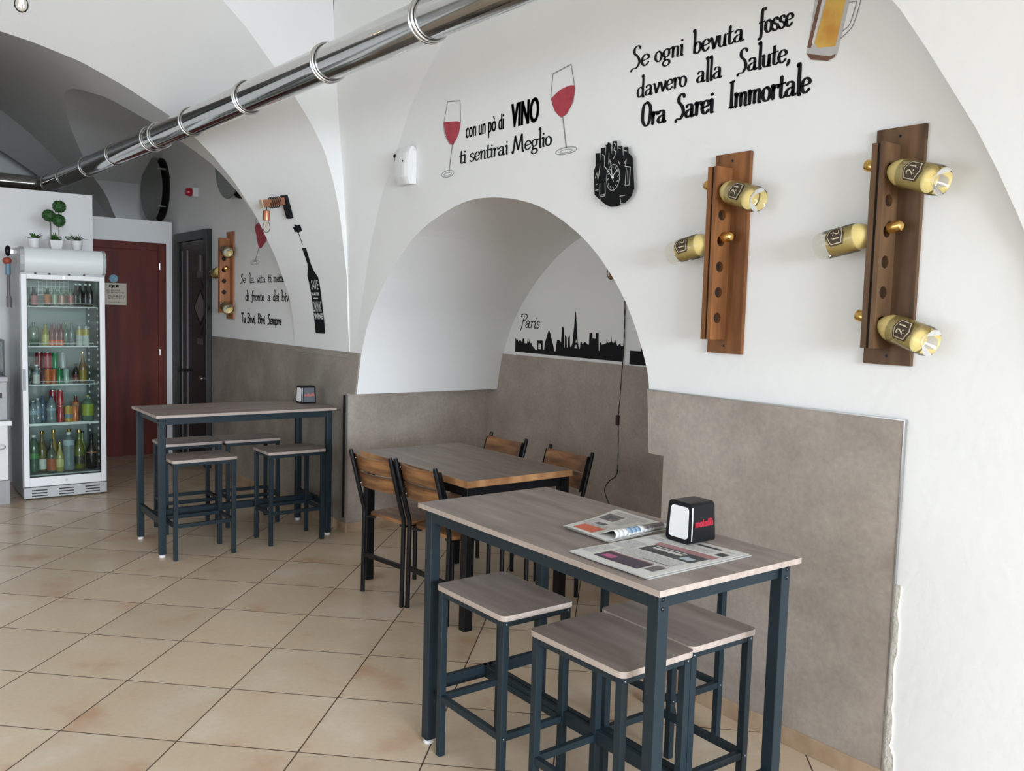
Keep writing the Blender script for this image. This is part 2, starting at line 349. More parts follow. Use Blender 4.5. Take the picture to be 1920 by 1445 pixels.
# ---- vaults
L1 = [(5.64, 1.25), (5.53, 1.42), (5.46, 1.66), (5.36, 2.01), (5.22, 2.32), (5.06, 2.54), (4.86, 2.84), (4.62, 3.06), (4.40, 3.21), (4.05, 3.40), (3.65, 3.50), (3.3, 3.53),
      (2.95, 3.50), (2.55, 3.40), (2.2, 3.20), (1.95, 2.95), (1.67, 2.66), (1.58, 2.56), (1.49, 2.42), (1.42, 2.30), (1.36, 2.20), (1.31, 2.10), (1.26, 2.00), (1.18, 1.80), (1.12, 1.55), (1.09, 1.25)]
def groin(name, XP, LP, x_c=0.4, material=PLASTER, rise=0.0, ymax=99):
    # z = max(profile across the room, lunette profile along the wall); shared z levels put the groin exactly on vertices
    zs = 1.25; ktop = max(range(len(LP)), key=lambda i: LP[i][1]); ltop = LP[ktop][1]
    left = LP[:ktop+1]; right = LP[ktop:]
    K = 26; lev = [zs+(ltop-zs)*sin(pi/2*k/K) for k in range(K+1)]
    xr = [interp(XP, z, 1) for z in lev]
    xtop = xr[-1]; mid = [xtop+(x_c-xtop)*k/10 for k in range(1, 11)]
    XS = [(x, z) for x, z in zip(xr, lev)]+[(x, interp(XP, x, 0)) for x in mid]
    XS = XS+[(2*x_c-x, z) for x, z in reversed(XS[:-1])]
    nX = len(XS)
    ya = [interp(left, z, 1) for z in lev]; yb = [interp(right, z, 1) for z in lev]
    YS = [(y, z) for y, z in zip(ya, lev)]+[(y, z) for y, z in reversed(list(zip(yb, lev)))][1:]
    y0_, y1_ = min(LP[0][0], LP[-1][0]), max(LP[0][0], LP[-1][0])
    def dome(x, y):
        s_ = (y-y0_)/(y1_-y0_); k = min(1.0, max(0.0, (WX-x_c-abs(x-x_c))/0.8)); return rise*4*s_*(1-s_)*k*k*(3-2*k)
    b = B(); vs = [(x, y, max(zx, zy)+dome(x, y)) for (x, zx) in XS for (y, zy) in YS]; nY = len(YS)
    fs = []
    for i in range(nX-1):
        for j in range(nY-1):
            if max(YS[j][0], YS[j+1][0]) > ymax: continue
            a = i*nY+j; q = (a, a+nY, a+nY+1, a+1)
            li = (i < nX/2) == (j < nY/2)
            if li: fs += [(q[0], q[1], q[2]), (q[0], q[2], q[3])]
            else: fs += [(q[1], q[2], q[3]), (q[1], q[3], q[0])]
    b.add(vs, fs); return struct(b.build(name, material, smooth=True, ang=18))
groin('ceiling', NPR, L1, rise=0.6, ymax=3.32)
# splayed web and pier face rising from the far springing of the near bay
CREASE = [(2.82, 1.25), (2.812, 1.50), (2.80, 1.75), (2.785, 2.08), (2.75, 2.50), (2.72, 2.80), (2.70, 3.05), (2.675, 3.40), (2.66, 3.75)]
wbm = B(); zz = [1.25+(3.52-1.25)*k/40 for k in range(41)]; LL = [p for p in L1 if p[0] >= 3.3]
rows = []
for z in zz:
    y1 = interp(LL, z, 1); x1 = interp(CREASE, z, 1)
    rows.append([(x1+(WX-x1)*f_**1.2, YA+(y1-YA)*f_, z) for f_ in [j/10 for j in range(11)]])
rows.append([(p[0], p[1], 4.5) for p in rows[-1]])
for a_, b_ in zip(rows, rows[1:]):
    for j in range(10): wbm.poly([a_[j], a_[j+1], b_[j+1], b_[j]])
struct(wbm.build('ceiling', PLASTER, smooth=True, ang=60))
fcb = B()
for i in range(M_-1):
    for sg in (0, 1):
        z0_, z1_ = NR[i][1], NR[i+1][1]
        if sg == 0 and NR[i][1] < 3.75:
            c0_, c1_ = interp(CREASE, z0_, 1), interp(CREASE, z1_, 1)
            fcb.poly([(NR[i][0], YA, z0_), (max(c0_, NR[i][0]), YA, z0_), (max(c1_, NR[i+1][0]), YA, z1_), (NR[i+1][0], YA, z1_)])
        else:
            f_ = (lambda x: x) if sg == 0 else (lambda x: 0.8-x)
            fcb.poly([(f_(NR[i][0]), YA, z0_), (f_(2.82), YA, z0_), (f_(2.82), YA, z1_), (f_(NR[i+1][0]), YA, z1_)])
fcb.poly([(-2.1, YA, 4.05), (WX, YA, 4.05), (WX, YA, 4.5), (-2.1, YA, 4.5)])
fcb.poly([(-2.1, 3.3, 4.5), (WX, 3.3, 4.5), (WX, YA, 4.5), (-2.1, YA, 4.5)]).poly([(-2.1, 3.31, 3.5), (WX, 3.31, 3.5), (WX, 3.31, 4.5), (-2.1, 3.31, 4.5)]) if False else fcb.poly([(-2.1, 3.3, 4.5), (WX, 3.3, 4.5), (WX, YA, 4.5), (-2.1, YA, 4.5)])
struct(fcb.build('ceiling', PLASTER))
# unseen cap slab added over the vaults to stop light leaking in
struct(B().box(-2.2, 4.2, -5.2, 13.3, 4.8, 4.9).build('ceiling', PLASTER))
# transverse arch between the two bays (splayed underside, sides mirrored about the room axis)
ab = B(); n = 49
us = [k/6 for k in range(7)]; row = []
for i in range(2*M_-1):
    for u in us:
        if i < M_: p = S(u, i/(M_-1))
        else:
            p = S(u, (2*M_-2-i)/(M_-1)); p.x = 0.8-p.x
        row.append(tuple(p))
nu = len(us)
ab.add(row, [(i*nu+j, (i+1)*nu+j, (i+1)*nu+j+1, i*nu+j+1) for i in range(2*M_-2) for j in range(nu-1)])
# back face of the arch up to the second bay's vault
for i in range(M_-1):
    for sgn in (0, 1):
        q = [FR[i], FR[i+1]]
        xs = [p[0] if not sgn else 0.8-p[0] for p in q]
        ab.poly([(xs[0], YB, q[0][1]), (xs[1], YB, q[1][1]), (xs[1], YB, 4.8), (xs[0], YB, 4.8)])
# foot of the arch
ab.poly([(WX-0.002, YA, 1.25), (2.795, YA, 1.25), (2.795, YB, 1.25), (WX-0.002, YB, 1.25)])
struct(ab.build('ceiling', PLASTER, smooth=True, ang=30))
# second bay, dimmer end of the room
L2 = [(6.58, 1.25), (6.62, 1.6), (6.75, 1.95), (7.0, 2.3), (7.35, 2.7), (7.8, 3.05), (8.3, 3.32), (8.8, 3.46), (9.05, 3.48), (9.3, 3.46), (9.8, 3.35), (10.3, 3.15), (10.75, 2.92), (11.05, 2.6), (11.25, 2.2), (11.36, 1.8), (11.4, 1.25)]
N2 = [(2.82, 1.25), (2.80, 1.60), (2.74, 2.05), (2.6, 2.45), (2.4, 2.78), (2.09, 3.08), (1.74, 3.42), (1.43, 3.66), (1.0, 3.84), (.4, 3.95)]
groin('ceiling', N2, L2)
F2 = [(2.82, 1.25), (2.78, 1.7), (2.68, 2.15), (2.45, 2.62), (2.2, 2.88), (1.87, 3.13), (1.54, 3.34), (1.1, 3.50), (.4, 3.6)]
NR2 = resample(N2, 41); FR2 = resample(F2, 41); b2 = B()
for sgn in (0, 1):
    for i in range(40):
        q = [(NR2[i], 11.4), (NR2[i+1], 11.4), (FR2[i+1], 12.3), (FR2[i], 12.3)]
        b2.poly([((p[0] if not sgn else 0.8-p[0]), y, p[1]) for p, y in q])
struct(b2.build('ceiling', PLASTER, smooth=True, ang=30))
# bay above the camera: barrel with the same section
b3 = B()
for sgn in (0, 1):
    for i in range(M_-1):
        xs = [NR[i][0], NR[i+1][0]]
        if sgn: xs = [0.8-x for x in xs]
        b3.poly([(xs[0], -5.1, NR[i][1]), (xs[1], -5.1, NR[i+1][1]), (xs[1], 1.09, NR[i+1][1]), (xs[0], 1.09, NR[i][1])])
struct(b3.build('ceiling', PLASTER, smooth=True, ang=30))
# far, left and front walls
struct(B().poly([(-2.1, 12.9, 0), (WX, 12.9, 0), (WX, 12.9, 4.8), (-2.1, 12.9, 4.8)]).build('wall_back', PLASTER))
lw = B(); XL = -2.02
lw.poly([(XL, -5.1, 0), (XL, 1.9, 0), (XL, 1.9, TOP), (XL, -5.1, TOP)]).poly([(XL, 4.5, 0), (XL, 13.2, 0), (XL, 13.2, TOP), (XL, 4.5, TOP)])
lw.poly([(XL, 1.9, 0), (XL, 4.5, 0), (XL, 4.5, 0.6), (XL, 1.9, 0.6)]).poly([(XL, 1.9, 2.4), (XL, 4.5, 2.4), (XL, 4.5, TOP), (XL, 1.9, TOP)])
struct(lw.build('wall_left', PLASTER))
struct(B().box(XL-0.04, XL, 1.9, 4.5, 0.6, 0.66).box(XL-0.04, XL, 1.9, 4.5, 2.34, 2.4).box(XL-0.04, XL, 1.9, 1.96, 0.66, 2.34).box(XL-0.04, XL, 4.44, 4.5, 0.66, 2.34).box(XL-0.04, XL, 3.17, 3.23, 0.66, 2.34).build('window_1', WHITEP))
fw = B(); Yf = -4.9
fw.poly([(-2.1, Yf, 0), (-1.85, Yf, 0), (-1.85, Yf, TOP), (-2.1, Yf, TOP)]).poly([(2.45, Yf, 0), (WX, Yf, 0), (WX, Yf, TOP), (2.45, Yf, TOP)]).poly([(-1.85, Yf, 2.85), (2.45, Yf, 2.85), (2.45, Yf, TOP), (-1.85, Yf, TOP)])
struct(fw.build('wall_front', PLASTER))
sf = B()
for x in (-1.85, -0.42, 1.0, 2.39): sf.box(x, x+0.06, Yf-0.03, Yf+0.03, 0, 2.85)
sf.box(-1.85, 2.45, Yf-0.03, Yf+0.03, 2.79, 2.85).box(-1.85, 2.45, Yf-0.03, Yf+0.03, 0, 0.08)
struct(sf.build('window_2', STEEL))
# white partition block behind the fridge and the one around the red door
struct(B().box(XL, 1.80, 8.70, 8.80, 0, 2.525).box(1.70, 1.80, 8.80, 9.65, 0, 2.425).build('wall_back_partition', PLASTER))
pw = B().box(1.80, 2.76, 9.65, 9.75, 2.20, 2.425).box(2.695, 2.76, 9.65, 9.75, 0, 2.20)
struct(pw.build('wall_back_door', PLASTER))

# ---- red-brown door
RED = mat('mahogany door', (0.150, 0.026, 0.014), 0.5, vscale=2.0, stretch=(5, 5, 0.6), col2=(0.075, 0.013, 0.008), detail=7, spec=0.25)
d1 = struct(B().box(1.82, 2.63, 9.655, 9.695, 0.0, 2.13).build('door_1', RED, bevel=0.003))
f1 = B().box(2.62, 2.70, 9.635, 9.70, 0, 2.20).box(1.80, 2.6195, 9.636, 9.70, 2.12, 2.20).build('door_frame', RED, d1, bevel=0.004)
for z in (1.07, 1.96): B().box(2.626, 2.640, 9.622, 9.640, z-0.035, z+0.035).build('hinge', CHROME2, d1, bevel=0.003, label='steel hinge')
# ---- dark door in the right wall
DKD = mat('dark wenge door', (0.040, 0.037, 0.036), 0.45, vscale=2.5, stretch=(1, 1, 16), col2=(0.020, 0.018, 0.018), detail=6)
DKD2 = mat('dark wenge frame', (0.034, 0.032, 0.031), 0.45, vscale=2.5, stretch=(4, 4, 1), col2=(0.020, 0.019, 0.018), spec=0.3)
d2 = struct(B().box(WX-0.028, WX-0.006, 8.64, 9.52, 0, 2.20).build('door_2', DKD))
B().box(WX-0.055, WX, 9.50, 9.60, 0, 2.30).box(WX-0.055, WX, 8.555, 8.645, 0, 2.30).box(WX-0.054, WX, 8.646, 9.499, 2.21, 2.30).build('door_frame', DKD2, d2, bevel=0.003)
fd = lambda u, v, d: (WX-0.028-d, u, v)
GLS = mat('frosted door glass', (0.17, 0.17, 0.165), 0.3, var=0.1)
cy, cz = 8.81, 1.553
B().prism([(cy+0.175, cz), (cy, cz+0.146), (cy-0.175, cz), (cy, cz-0.146)], 0, 0.004, fd).build('glass_lozenge', GLS, d2)
lz = B()
for (a, b_) in (((cy-0.02, 1.813), (8.545, cz)), ((8.545, cz), (cy-0.02, 1.289)), ((cy+0.19, cz), (cy, cz+0.165)), ((cy, cz+0.165), (cy-0.19, cz)), ((cy-0.19, cz), (cy, cz-0.165)), ((cy, cz-0.165), (cy+0.19, cz))):
    dy, dz = b_[0]-a[0], b_[1]-a[1]; l = math.hypot(dy, dz); ny, nz = -dz/l*0.009, dy/l*0.009
    lz.prism([(a[0]+ny, a[1]+nz), (b_[0]+ny, b_[1]+nz), (b_[0]-ny, b_[1]-nz), (a[0]-ny, a[1]-nz)], 0, 0.005, fd)
lz.build('groove', DARKHOLE, d2)
B().prism([(8.855, 1.905), (8.79, 1.905), (8.79, 2.062), (8.855, 2.062)], 0, 0.004, fd).build('vertical_slot', GLS, d2)
for z in (1.876, 1.219): B().prism([(8.91, z-0.03), (8.74, z-0.03), (8.74, z+0.03), (8.91, z+0.03)], 0, 0.004, fd).build('door_plate', mat('dim grey plate', (0.12, 0.12, 0.12), 0.4), d2)
B().box(WX-0.034, WX-0.0285, 9.20, 9.24, 0.02, 2.12).build('metal_strip', mat('dull strip', (0.22, 0.22, 0.22), 0.4), d2)
B().box(WX-0.034, WX-0.0285, 9.385, 9.40, 0.02, 2.12).build('metal_strip', MATS['dull strip'], d2)
B().lathe([(0.012, 0), (0.012, 0.03), (0.026, 0.035), (0.026, 0.05), (0.01, 0.06)], Matrix.Translation((WX-0.028, 8.67, 0.868)) @ Matrix.Rotation(R(-90), 4, 'Y')).build('door_knob', CHROME2, d2, smooth=True)
B().box(WX-0.10, WX-0.03, 9.14, 9.17, 0.90, 0.93).box(WX-0.10, WX-0.085, 9.02, 9.139, 0.90, 0.93).build('door_handle', BLACKM, d2, bevel=0.004)
# ================================================================ FURNITURE
BOLT = mat('dull bolt steel', (0.16, 0.17, 0.18), 0.35, metal=0.8, var=0.1)
def bolt_bm(p, d, r=0.006):
    # small domed bolt head at p, facing unit direction d
    q = Vector((0, 0, 1)).rotation_difference(Vector(d)).to_matrix().to_4x4()
    return Matrix.Translation(p) @ q
def add_bolt(b, p, d, r=0.006): b.lathe([(r, 0), (r, r*0.3), (r*0.6, r*0.7), (r*0.1, r*0.8)], bolt_bm(p, d), 10)
def rounded(x0, x1, y0, y1, r, n=5):
    out = []
    for cx, cy, a0 in ((x1-r, y1-r, 0), (x0+r, y1-r, 90), (x0+r, y0+r, 180), (x1-r, y0+r, 270)):
        for k in range(n+1): a = R(a0+90*k/n); out.append((cx+r*cos(a), cy+r*sin(a)))
    return out
flat = lambda u, v, d: (u, v, d)
def slab(name, poly, z0, z1, parent, top=LAM, side=LAMEDGE):
    b = B(); n = len(poly)
    b.prism(poly, z0, z1, flat, 0); b.mi = [0, 0]+[1]*n
    return b.build(name, [top, side], parent, smooth=True, ang=30)
def bar_table(loc, rz, label):
    t = empty('bar_table', loc, rz, label, 'table')
    Lh, Wh, H = 0.602, 0.30, 0.90
    slab('tabletop', [(-Lh, -Wh), (Lh, -Wh), (Lh, Wh), (-Lh, Wh)], H-0.017, H, t)
    lg = 0.040; ix = Lh-0.022; iy = Wh-0.020
    for sx in (-1, 1):
        for sy in (-1, 1):
            x1, y1 = sx*ix, sy*iy; x0, y0 = x1-sx*lg, y1-sy*lg
            l = B().box(min(x0, x1), max(x0, x1), min(y0, y1), max(y0, y1), 0.018, H-0.0175).build('leg', STEEL, t, bevel=0.003)
            B().lathe([(0.016, 0), (0.019, 0.004), (0.019, 0.012), (0.012, 0.0175)], Matrix.Translation(((x0+x1)/2, (y0+y1)/2, 0)), 16).build('foot', WHITEP, l, smooth=True, label='white glide foot')
            for zb_ in (H-0.035, H-0.060):
                bb = B(); add_bolt(bb, (x1, (y0+y1)/2+sy*0.004, zb_), (sx, 0, 0)); bb.build('bolt', BLACKM, l, smooth=True)
    for sy in (-1, 1):
        B().box(-ix+lg, ix-lg, sy*(iy-0.022)-0.0, sy*(iy-0.022)+sy*0.02, H-0.062, H-0.0175).build('apron', STEEL, t, bevel=0.002)
    for sx in (-1, 1):
        x = sx*(ix-0.022)
        B().box(x-0.010, x+0.010, -iy+lg, iy-lg, H-0.062, H-0.0175).build('apron', STEEL, t, bevel=0.002)
        B().box(x-0.012, x+0.012, -iy+lg, iy-lg, 0.20, 0.245).build('end_rail', STEEL, t, bevel=0.002)
    st = B().box(-ix+0.012, ix-0.012, -0.022, -0.002, 0.20, 0.245).box(-ix+0.012, ix-0.012, 0.004, 0.022, 0.20, 0.245)
    st.build('stretcher', STEEL, t, bevel=0.002)
    return t
near_table = bar_table((1.9525, 2.1415, 0), R(90), 'tall grey oak topped bar table in the foreground carrying the two newspapers')
far_table = bar_table((2.120, 5.935, 0), R(-0.3), 'tall grey oak topped bar table beyond the arch pier with a napkin dispenser on it')

def make_stool(loc, rz, label, group):
    t = empty('bar_stool', loc, rz, label, 'stool', group)
    X, Y, H = 0.205, 0.150, 0.63
    slab('seat', rounded(-X, X, -Y, Y, 0.022), H-0.018, H, t)
    lg = 0.025; ix, iy = X-0.010, Y-0.008
    for sx in (-1, 1):
        for sy in (-1, 1):
            x1, y1 = sx*ix, sy*iy; x0, y0 = x1-sx*lg, y1-sy*lg
            l = B().box(min(x0, x1), max(x0, x1), min(y0, y1), max(y0, y1), 0.0, H-0.0185).build('leg', STEEL, t, bevel=0.002)
            for zb_ in (H-0.031, 0.215):
                bb = B(); add_bolt(bb, (x1, (y0+y1)/2, zb_), (sx, 0, 0), 0.0042); bb.build('bolt', BOLT, l, smooth=True)
    for sy in (-1, 1):
        y = sy*(iy-lg/2)
        B().box(-ix+lg, ix-lg, y-0.010, y+0.010, H-0.041, H-0.0185).build('seat_rail', STEEL, t, bevel=0.0015)
        B().box(-ix+lg, ix-lg, y-0.010, y+0.010, 0.205, 0.228).build('footrest', STEEL, t, bevel=0.0015)
    for sx in (-1, 1):
        x = sx*(ix-lg/2)
        B().box(x-0.010, x+0.010, -iy+lg, iy-lg, H-0.041, H-0.0185).build('seat_rail', STEEL, t, bevel=0.0015)
        B().box(x-0.010, x+0.010, -iy+lg, iy-lg, 0.205, 0.228).build('footrest', STEEL, t, bevel=0.0015)
    return t
G1 = 'stools around the foreground bar table'; G2 = 'stools around the far bar table'
s0 = make_stool((1.807, 2.415, 0), R(90), 'grey topped bar stool at the far left end of the foreground bar table', G1)
copy_tree(s0, (1.815, 1.885, 0), R(91), 'bar stool at the near left of the foreground table, behind its front leg', G1)
copy_tree(s0, (2.128, 1.905, 0), R(89.5), 'grey topped bar stool under the right end of the foreground bar table', G1)
copy_tree(s0, (2.488, 2.305, 0), R(90), 'bar stool against the wall behind the foreground table, seat hidden by the tabletop', G1)
copy_tree(s0, (1.785, 5.680, 0), R(0.5), 'pale lit bar stool at the front left of the far bar table', G2)
copy_tree(s0, (2.412, 5.712, 0), R(0), 'dark legged bar stool at the front right of the far bar table', G2)
copy_tree(s0, (1.920, 6.350, 0), R(0), 'bar stool at the back left of the far bar table, partly behind its leg', G2)
copy_tree(s0, (2.345, 6.330, 0), R(-2), 'bar stool at the back right of the far bar table, against the tiled wall', G2)

# ---- dining table in front of the niche
def dining_table(loc, rz):
    t = empty('dining_table', loc, rz, 'walnut dining table with black legs in front of the arched niche', 'table')
    Lh, Wh, H = 0.545, 0.345, 0.765
    slab('tabletop', [(-Lh, -Wh), (Lh, -Wh), (Lh, Wh), (-Lh, Wh)], H-0.034, H, t, WTOP, WEDGE)
    lg = 0.05
    for sx in (-1, 1):
        for sy in (-1, 1):
            x1, y1 = sx*(Lh-0.012), sy*(Wh-0.012); x0, y0 = x1-sx*lg, y1-sy*lg
            B().box(min(x0, x1), max(x0, x1), min(y0, y1), max(y0, y1), 0, H-0.035).build('leg', BLACKM, t, bevel=0.003)
    for sy in (-1, 1):
        y = sy*(Wh-0.037); B().box(-Lh+0.062, Lh-0.062, y-0.012, y+0.012, H-0.085, H-0.035).build('apron', BLACKM, t)
    for sx in (-1, 1):
        x = sx*(Lh-0.037); B().box(x-0.012, x+0.012, -Wh+0.062, Wh-0.062, H-0.085, H-0.035).build('apron', BLACKM, t)
    return t
dining_table((2.755, 4.105, 0), R(90.8))

def make_chair(loc, rz, label, group):
    # origin under the seat centre; the sitter faces local +Y, the back is at -Y
    t = empty('dining_chair', loc, rz, label, 'chair', group)
    w = 0.178; r = 0.0125; H = 0.82
    b = B().prism(rounded(-0.175, 0.175, -0.165, 0.195, 0.035), 0.438, 0.455, flat); b.mi = [0]*len(b.mi)
    b.build('seat', WALNUT, t, smooth=True, ang=30)
    for s in (-1, 1):
        B().tube([(s*w, -0.195, 0.0), (s*w, -0.190, 0.46), (s*w, -0.193, 0.485), (s*w, -0.207, 0.53), (s*w, -0.285, H-0.012), (s*w, -0.287, H)], [r, r, r, r, r, r*0.8], 12).build('rear_leg', BLACKM, t, smooth=True, ang=50)
        B().tube([(s*(w-0.01), 0.17, 0.0), (s*(w-0.01), 0.17, 0.436)], r, 12).build('front_leg', BLACKM, t, smooth=True, ang=50)
        B().box(s*(w-0.012)-0.009, s*(w-0.012)+0.009, -0.10, 0.17, 0.418, 0.437).build('seat_rail', BLACKM, t)
        # sheet metal ears holding the back slats
        B().prism([(-0.268, 0.795), (-0.210, 0.605), (-0.190, 0.60), (-0.248, 0.797)], s*w-0.0015, s*w+0.0015, lambda u, v, d: (d, u, v)).build('back_bracket', BLACKM, t)
    B().box(-w, w, -0.200, -0.182, 0.205, 0.228).build('rear_stretcher', BLACKM, t)
    for s in (-1, 1):
        B().prism([(s*(w-0.01), -0.19), (s*(w-0.07), -0.165), (s*(w-0.01), -0.09)], 0.428, 0.437, flat).build('corner_gusset', BLACKM, t)
    B().box(-w, w, 0.16, 0.176, 0.414, 0.437).build('cross_rail', BLACKM, t)
    for (z0, z1) in ((0.612, 0.697), (0.706, 0.800)):
        b = B(); nseg = 12; top = []; vs = []
        def yy(z): return -0.207-(z-0.53)/(0.82-0.53)*0.08
        for k in range(nseg+1):
            x = -w+0.004+(2*w-0.008)*k/nseg; c = 0.030*(1-(x/w)**2)
            zz1 = z1-0.010*(1-(x/w)**2) if z1 > 0.75 else z1
            for (z, o_) in ((z0, 0.018), (zz1, 0.018), (zz1, 0.030), (z0, 0.030)):
                vs.append((x, yy(z)+o_-c, z))
        fs = []
        for k in range(nseg):
            for j in range(4): fs.append((k*4+j, k*4+(j+1) % 4, (k+1)*4+(j+1) % 4, (k+1)*4+j))
        fs += [(0, 1, 2, 3), tuple(nseg*4+j for j in (3, 2, 1, 0))]
        b.add(vs, fs); b.build('back_slat', WALNUT, t, smooth=True, ang=40)
    for s in (-1, 1):
        for z in (0.63, 0.775):
            bb = B(); y = -0.207-(z-0.53)/(0.29)*0.08; add_bolt(bb, (s*(w-0.02), y+0.006, z), (0, -1, 0.3), 0.005); bb.build('screw', CHROME2, t, smooth=True)
    return t
G3 = 'chairs round the dining table'
c0 = make_chair((2.525, 4.268, 0), R(-82.0-0.0), 'walnut chair on the near side of the dining table, left one of two', G3)
copy_tree(c0, (2.585, 3.875, 0), R(-86.5), 'walnut chair on the near side of the dining table, right one of two', G3)
copy_tree(c0, (3.060, 4.455, 0), R(92), 'walnut chair on the wall side of the dining table, farther from the cord', G3)
copy_tree(c0, (3.075, 3.865, 0), R(92), 'walnut chair on the wall side of the dining table, nearer the cord', G3)

# ---- stroke lettering and type helpers
GL = {
'a': ([[(.07,.40),(.16,.49),(.29,.47),(.34,.36),(.34,.08),(.38,.0),(.46,.04)], [(.34,.29),(.17,.27),(.05,.14),(.13,.01),(.27,.05),(.34,.17)]], .48),
'b': ([[(.0,.97),(.09,.99),(.09,.03)], [(.09,.33),(.22,.48),(.36,.40),(.38,.20),(.27,.01),(.09,.06)]], .44),
'd': ([[(.27,.97),(.35,.99),(.35,.04),(.43,.0)], [(.35,.36),(.22,.48),(.07,.38),(.05,.16),(.16,.0),(.35,.14)]], .46),
'e': ([[(.06,.24),(.33,.30),(.34,.42),(.21,.50),(.07,.38),(.05,.16),(.18,.0),(.36,.12)]], .40),
'f': ([[(.36,.93),(.28,1.02),(.17,.88),(.15,.0),(.08,-.20),(.0,-.16)], [(.02,.46),(.32,.48)]], .34),
'g': ([[(.34,.43),(.21,.49),(.07,.38),(.08,.20),(.20,.12),(.33,.22),(.34,.40),(.44,.47)], [(.17,.12),(.10,.02),(.33,-.06),(.35,-.22),(.18,-.30),(.05,-.20),(.10,-.06),(.28,-.02)]], .44),
'i': ([[(.01,.45),(.10,.48),(.10,.04),(.17,.0)], [(.10,.66),(.11,.72)]], .19),
'l': ([[(.01,.97),(.10,1.0),(.10,.04),(.18,.0)]], .19),
'm': ([[(.01,.45),(.08,.48),(.08,.0)], [(.08,.36),(.20,.48),(.30,.42),(.30,.0)], [(.30,.36),(.42,.48),(.52,.42),(.52,.04),(.60,.0)]], .64),
'n': ([[(.01,.45),(.09,.48),(.09,.0)], [(.09,.34),(.22,.49),(.33,.40),(.33,.04),(.41,.0)]], .43),
'o': ([[(.20,.49),(.07,.40),(.05,.15),(.19,.0),(.33,.10),(.35,.34),(.22,.49)]], .40),
'p': ([[(.01,.45),(.09,.48),(.09,-.32)], [(.09,.36),(.22,.49),(.36,.38),(.37,.17),(.25,.0),(.09,.09)]], .42),
'r': ([[(.01,.45),(.10,.48),(.10,.0)], [(.10,.32),(.20,.48),(.32,.46),(.31,.38)]], .33),
's': ([[(.31,.41),(.20,.50),(.08,.42),(.10,.30),(.27,.20),(.30,.08),(.16,-.01),(.02,.08)]], .35),
't': ([[(.13,.76),(.11,.12),(.19,.0),(.30,.06)], [(.0,.47),(.28,.50)]], .29),
'u': ([[(.01,.46),(.08,.46),(.08,.12),(.18,.0),(.30,.08),(.33,.30)], [(.33,.48),(.33,.04),(.41,.0)]], .43),
'v': ([[(.0,.47),(.08,.44),(.19,.0)], [(.19,.0),(.33,.38),(.30,.49)]], .36),
'S': ([[(.44,.84),(.33,.98),(.17,.90),(.16,.68),(.33,.48),(.40,.22),(.26,.0),(.10,.0),(.0,-.10)]], .48),
'M': ([[(.0,.08),(.07,.0),(.18,.92)], [(.18,.92),(.38,.12)], [(.38,.12),(.60,.96)], [(.60,.96),(.66,.04),(.75,.0)]], .78),
'O': ([[(.27,.98),(.09,.82),(.06,.25),(.25,.0),(.43,.18),(.46,.74),(.29,.98)]], .52),
'I': ([[(.12,.98),(.12,.0)], [(.02,.96),(.22,.98)], [(.02,.02),(.22,.02)]], .26),
'B': ([[(.09,.98),(.09,.0)], [(.02,.96),(.28,.97),(.38,.80),(.30,.56),(.10,.52)], [(.10,.52),(.34,.50),(.42,.26),(.32,.02),(.02,.02)]], .47),
'T': ([[(.20,.97),(.20,.0)], [(.0,.88),(.03,.97),(.38,.97),(.41,.88)]], .44),
'V': ([[(.02,.98),(.22,.0)], [(.22,.0),(.42,.98)]], .45),
'P': ([[(.30,.86),(.20,.0),(.14,-.22)], [(.0,.80),(.06,.96),(.40,.99),(.58,.84),(.46,.58),(.26,.52)]], .52),
',': ([[(.06,.06),(.09,-.02),(.02,-.16)]], .16),
' ': ([], .26),
}
def stroke_text(b, s, size, thick, thin, sx=1.0, slant=0.0, track=0.0, width=None, ups=None):
    """adds the lettering to b in local (u,v); returns its width"""
    adv = sum(GL[c][1]+track for c in s)
    if width: sx = width/(adv*size)
    x = 0.0; T = thick/2; t_ = thin/2
    for c in s:
        st, a = GL[c]
        for P in st:
            Q = smooth_line(P, 5) if len(P) > 2 else [P[0], ((P[0][0]+P[1][0])/2, (P[0][1]+P[1][1])/2), P[1]]
            Q = [((x+px+slant*py)*sx*size, py*size) for px, py in Q]; vs = []
            for i, q in enumerate(Q):
                p0 = Q[max(0, i-1)]; p1 = Q[min(len(Q)-1, i+1)]; dx, dy = p1[0]-p0[0], p1[1]-p0[1]; l = math.hypot(dx, dy)+1e-9
                dx, dy = dx/l, dy/l; wd = (t_+(T-t_)*abs(dy)**1.6)*size*min(1.0, sx*1.15)
                vs += [(q[0]-dy*wd, q[1]+dx*wd, 0), (q[0]+dy*wd, q[1]-dx*wd, 0)]
            n = len(Q); b.add(vs, [(2*i, 2*i+1, 2*i+3, 2*i+2) for i in range(n-1)])
            for q, e in ((Q[0], 0), (Q[-1], 1)):
                rr = t_*size*1.3; b.add([(q[0]+rr*cos(pi*k/4), q[1]+rr*sin(pi*k/4), 0) for k in range(8)], [tuple(range(8))])
        x += a+track
    return adv*size*sx
_tc = {}
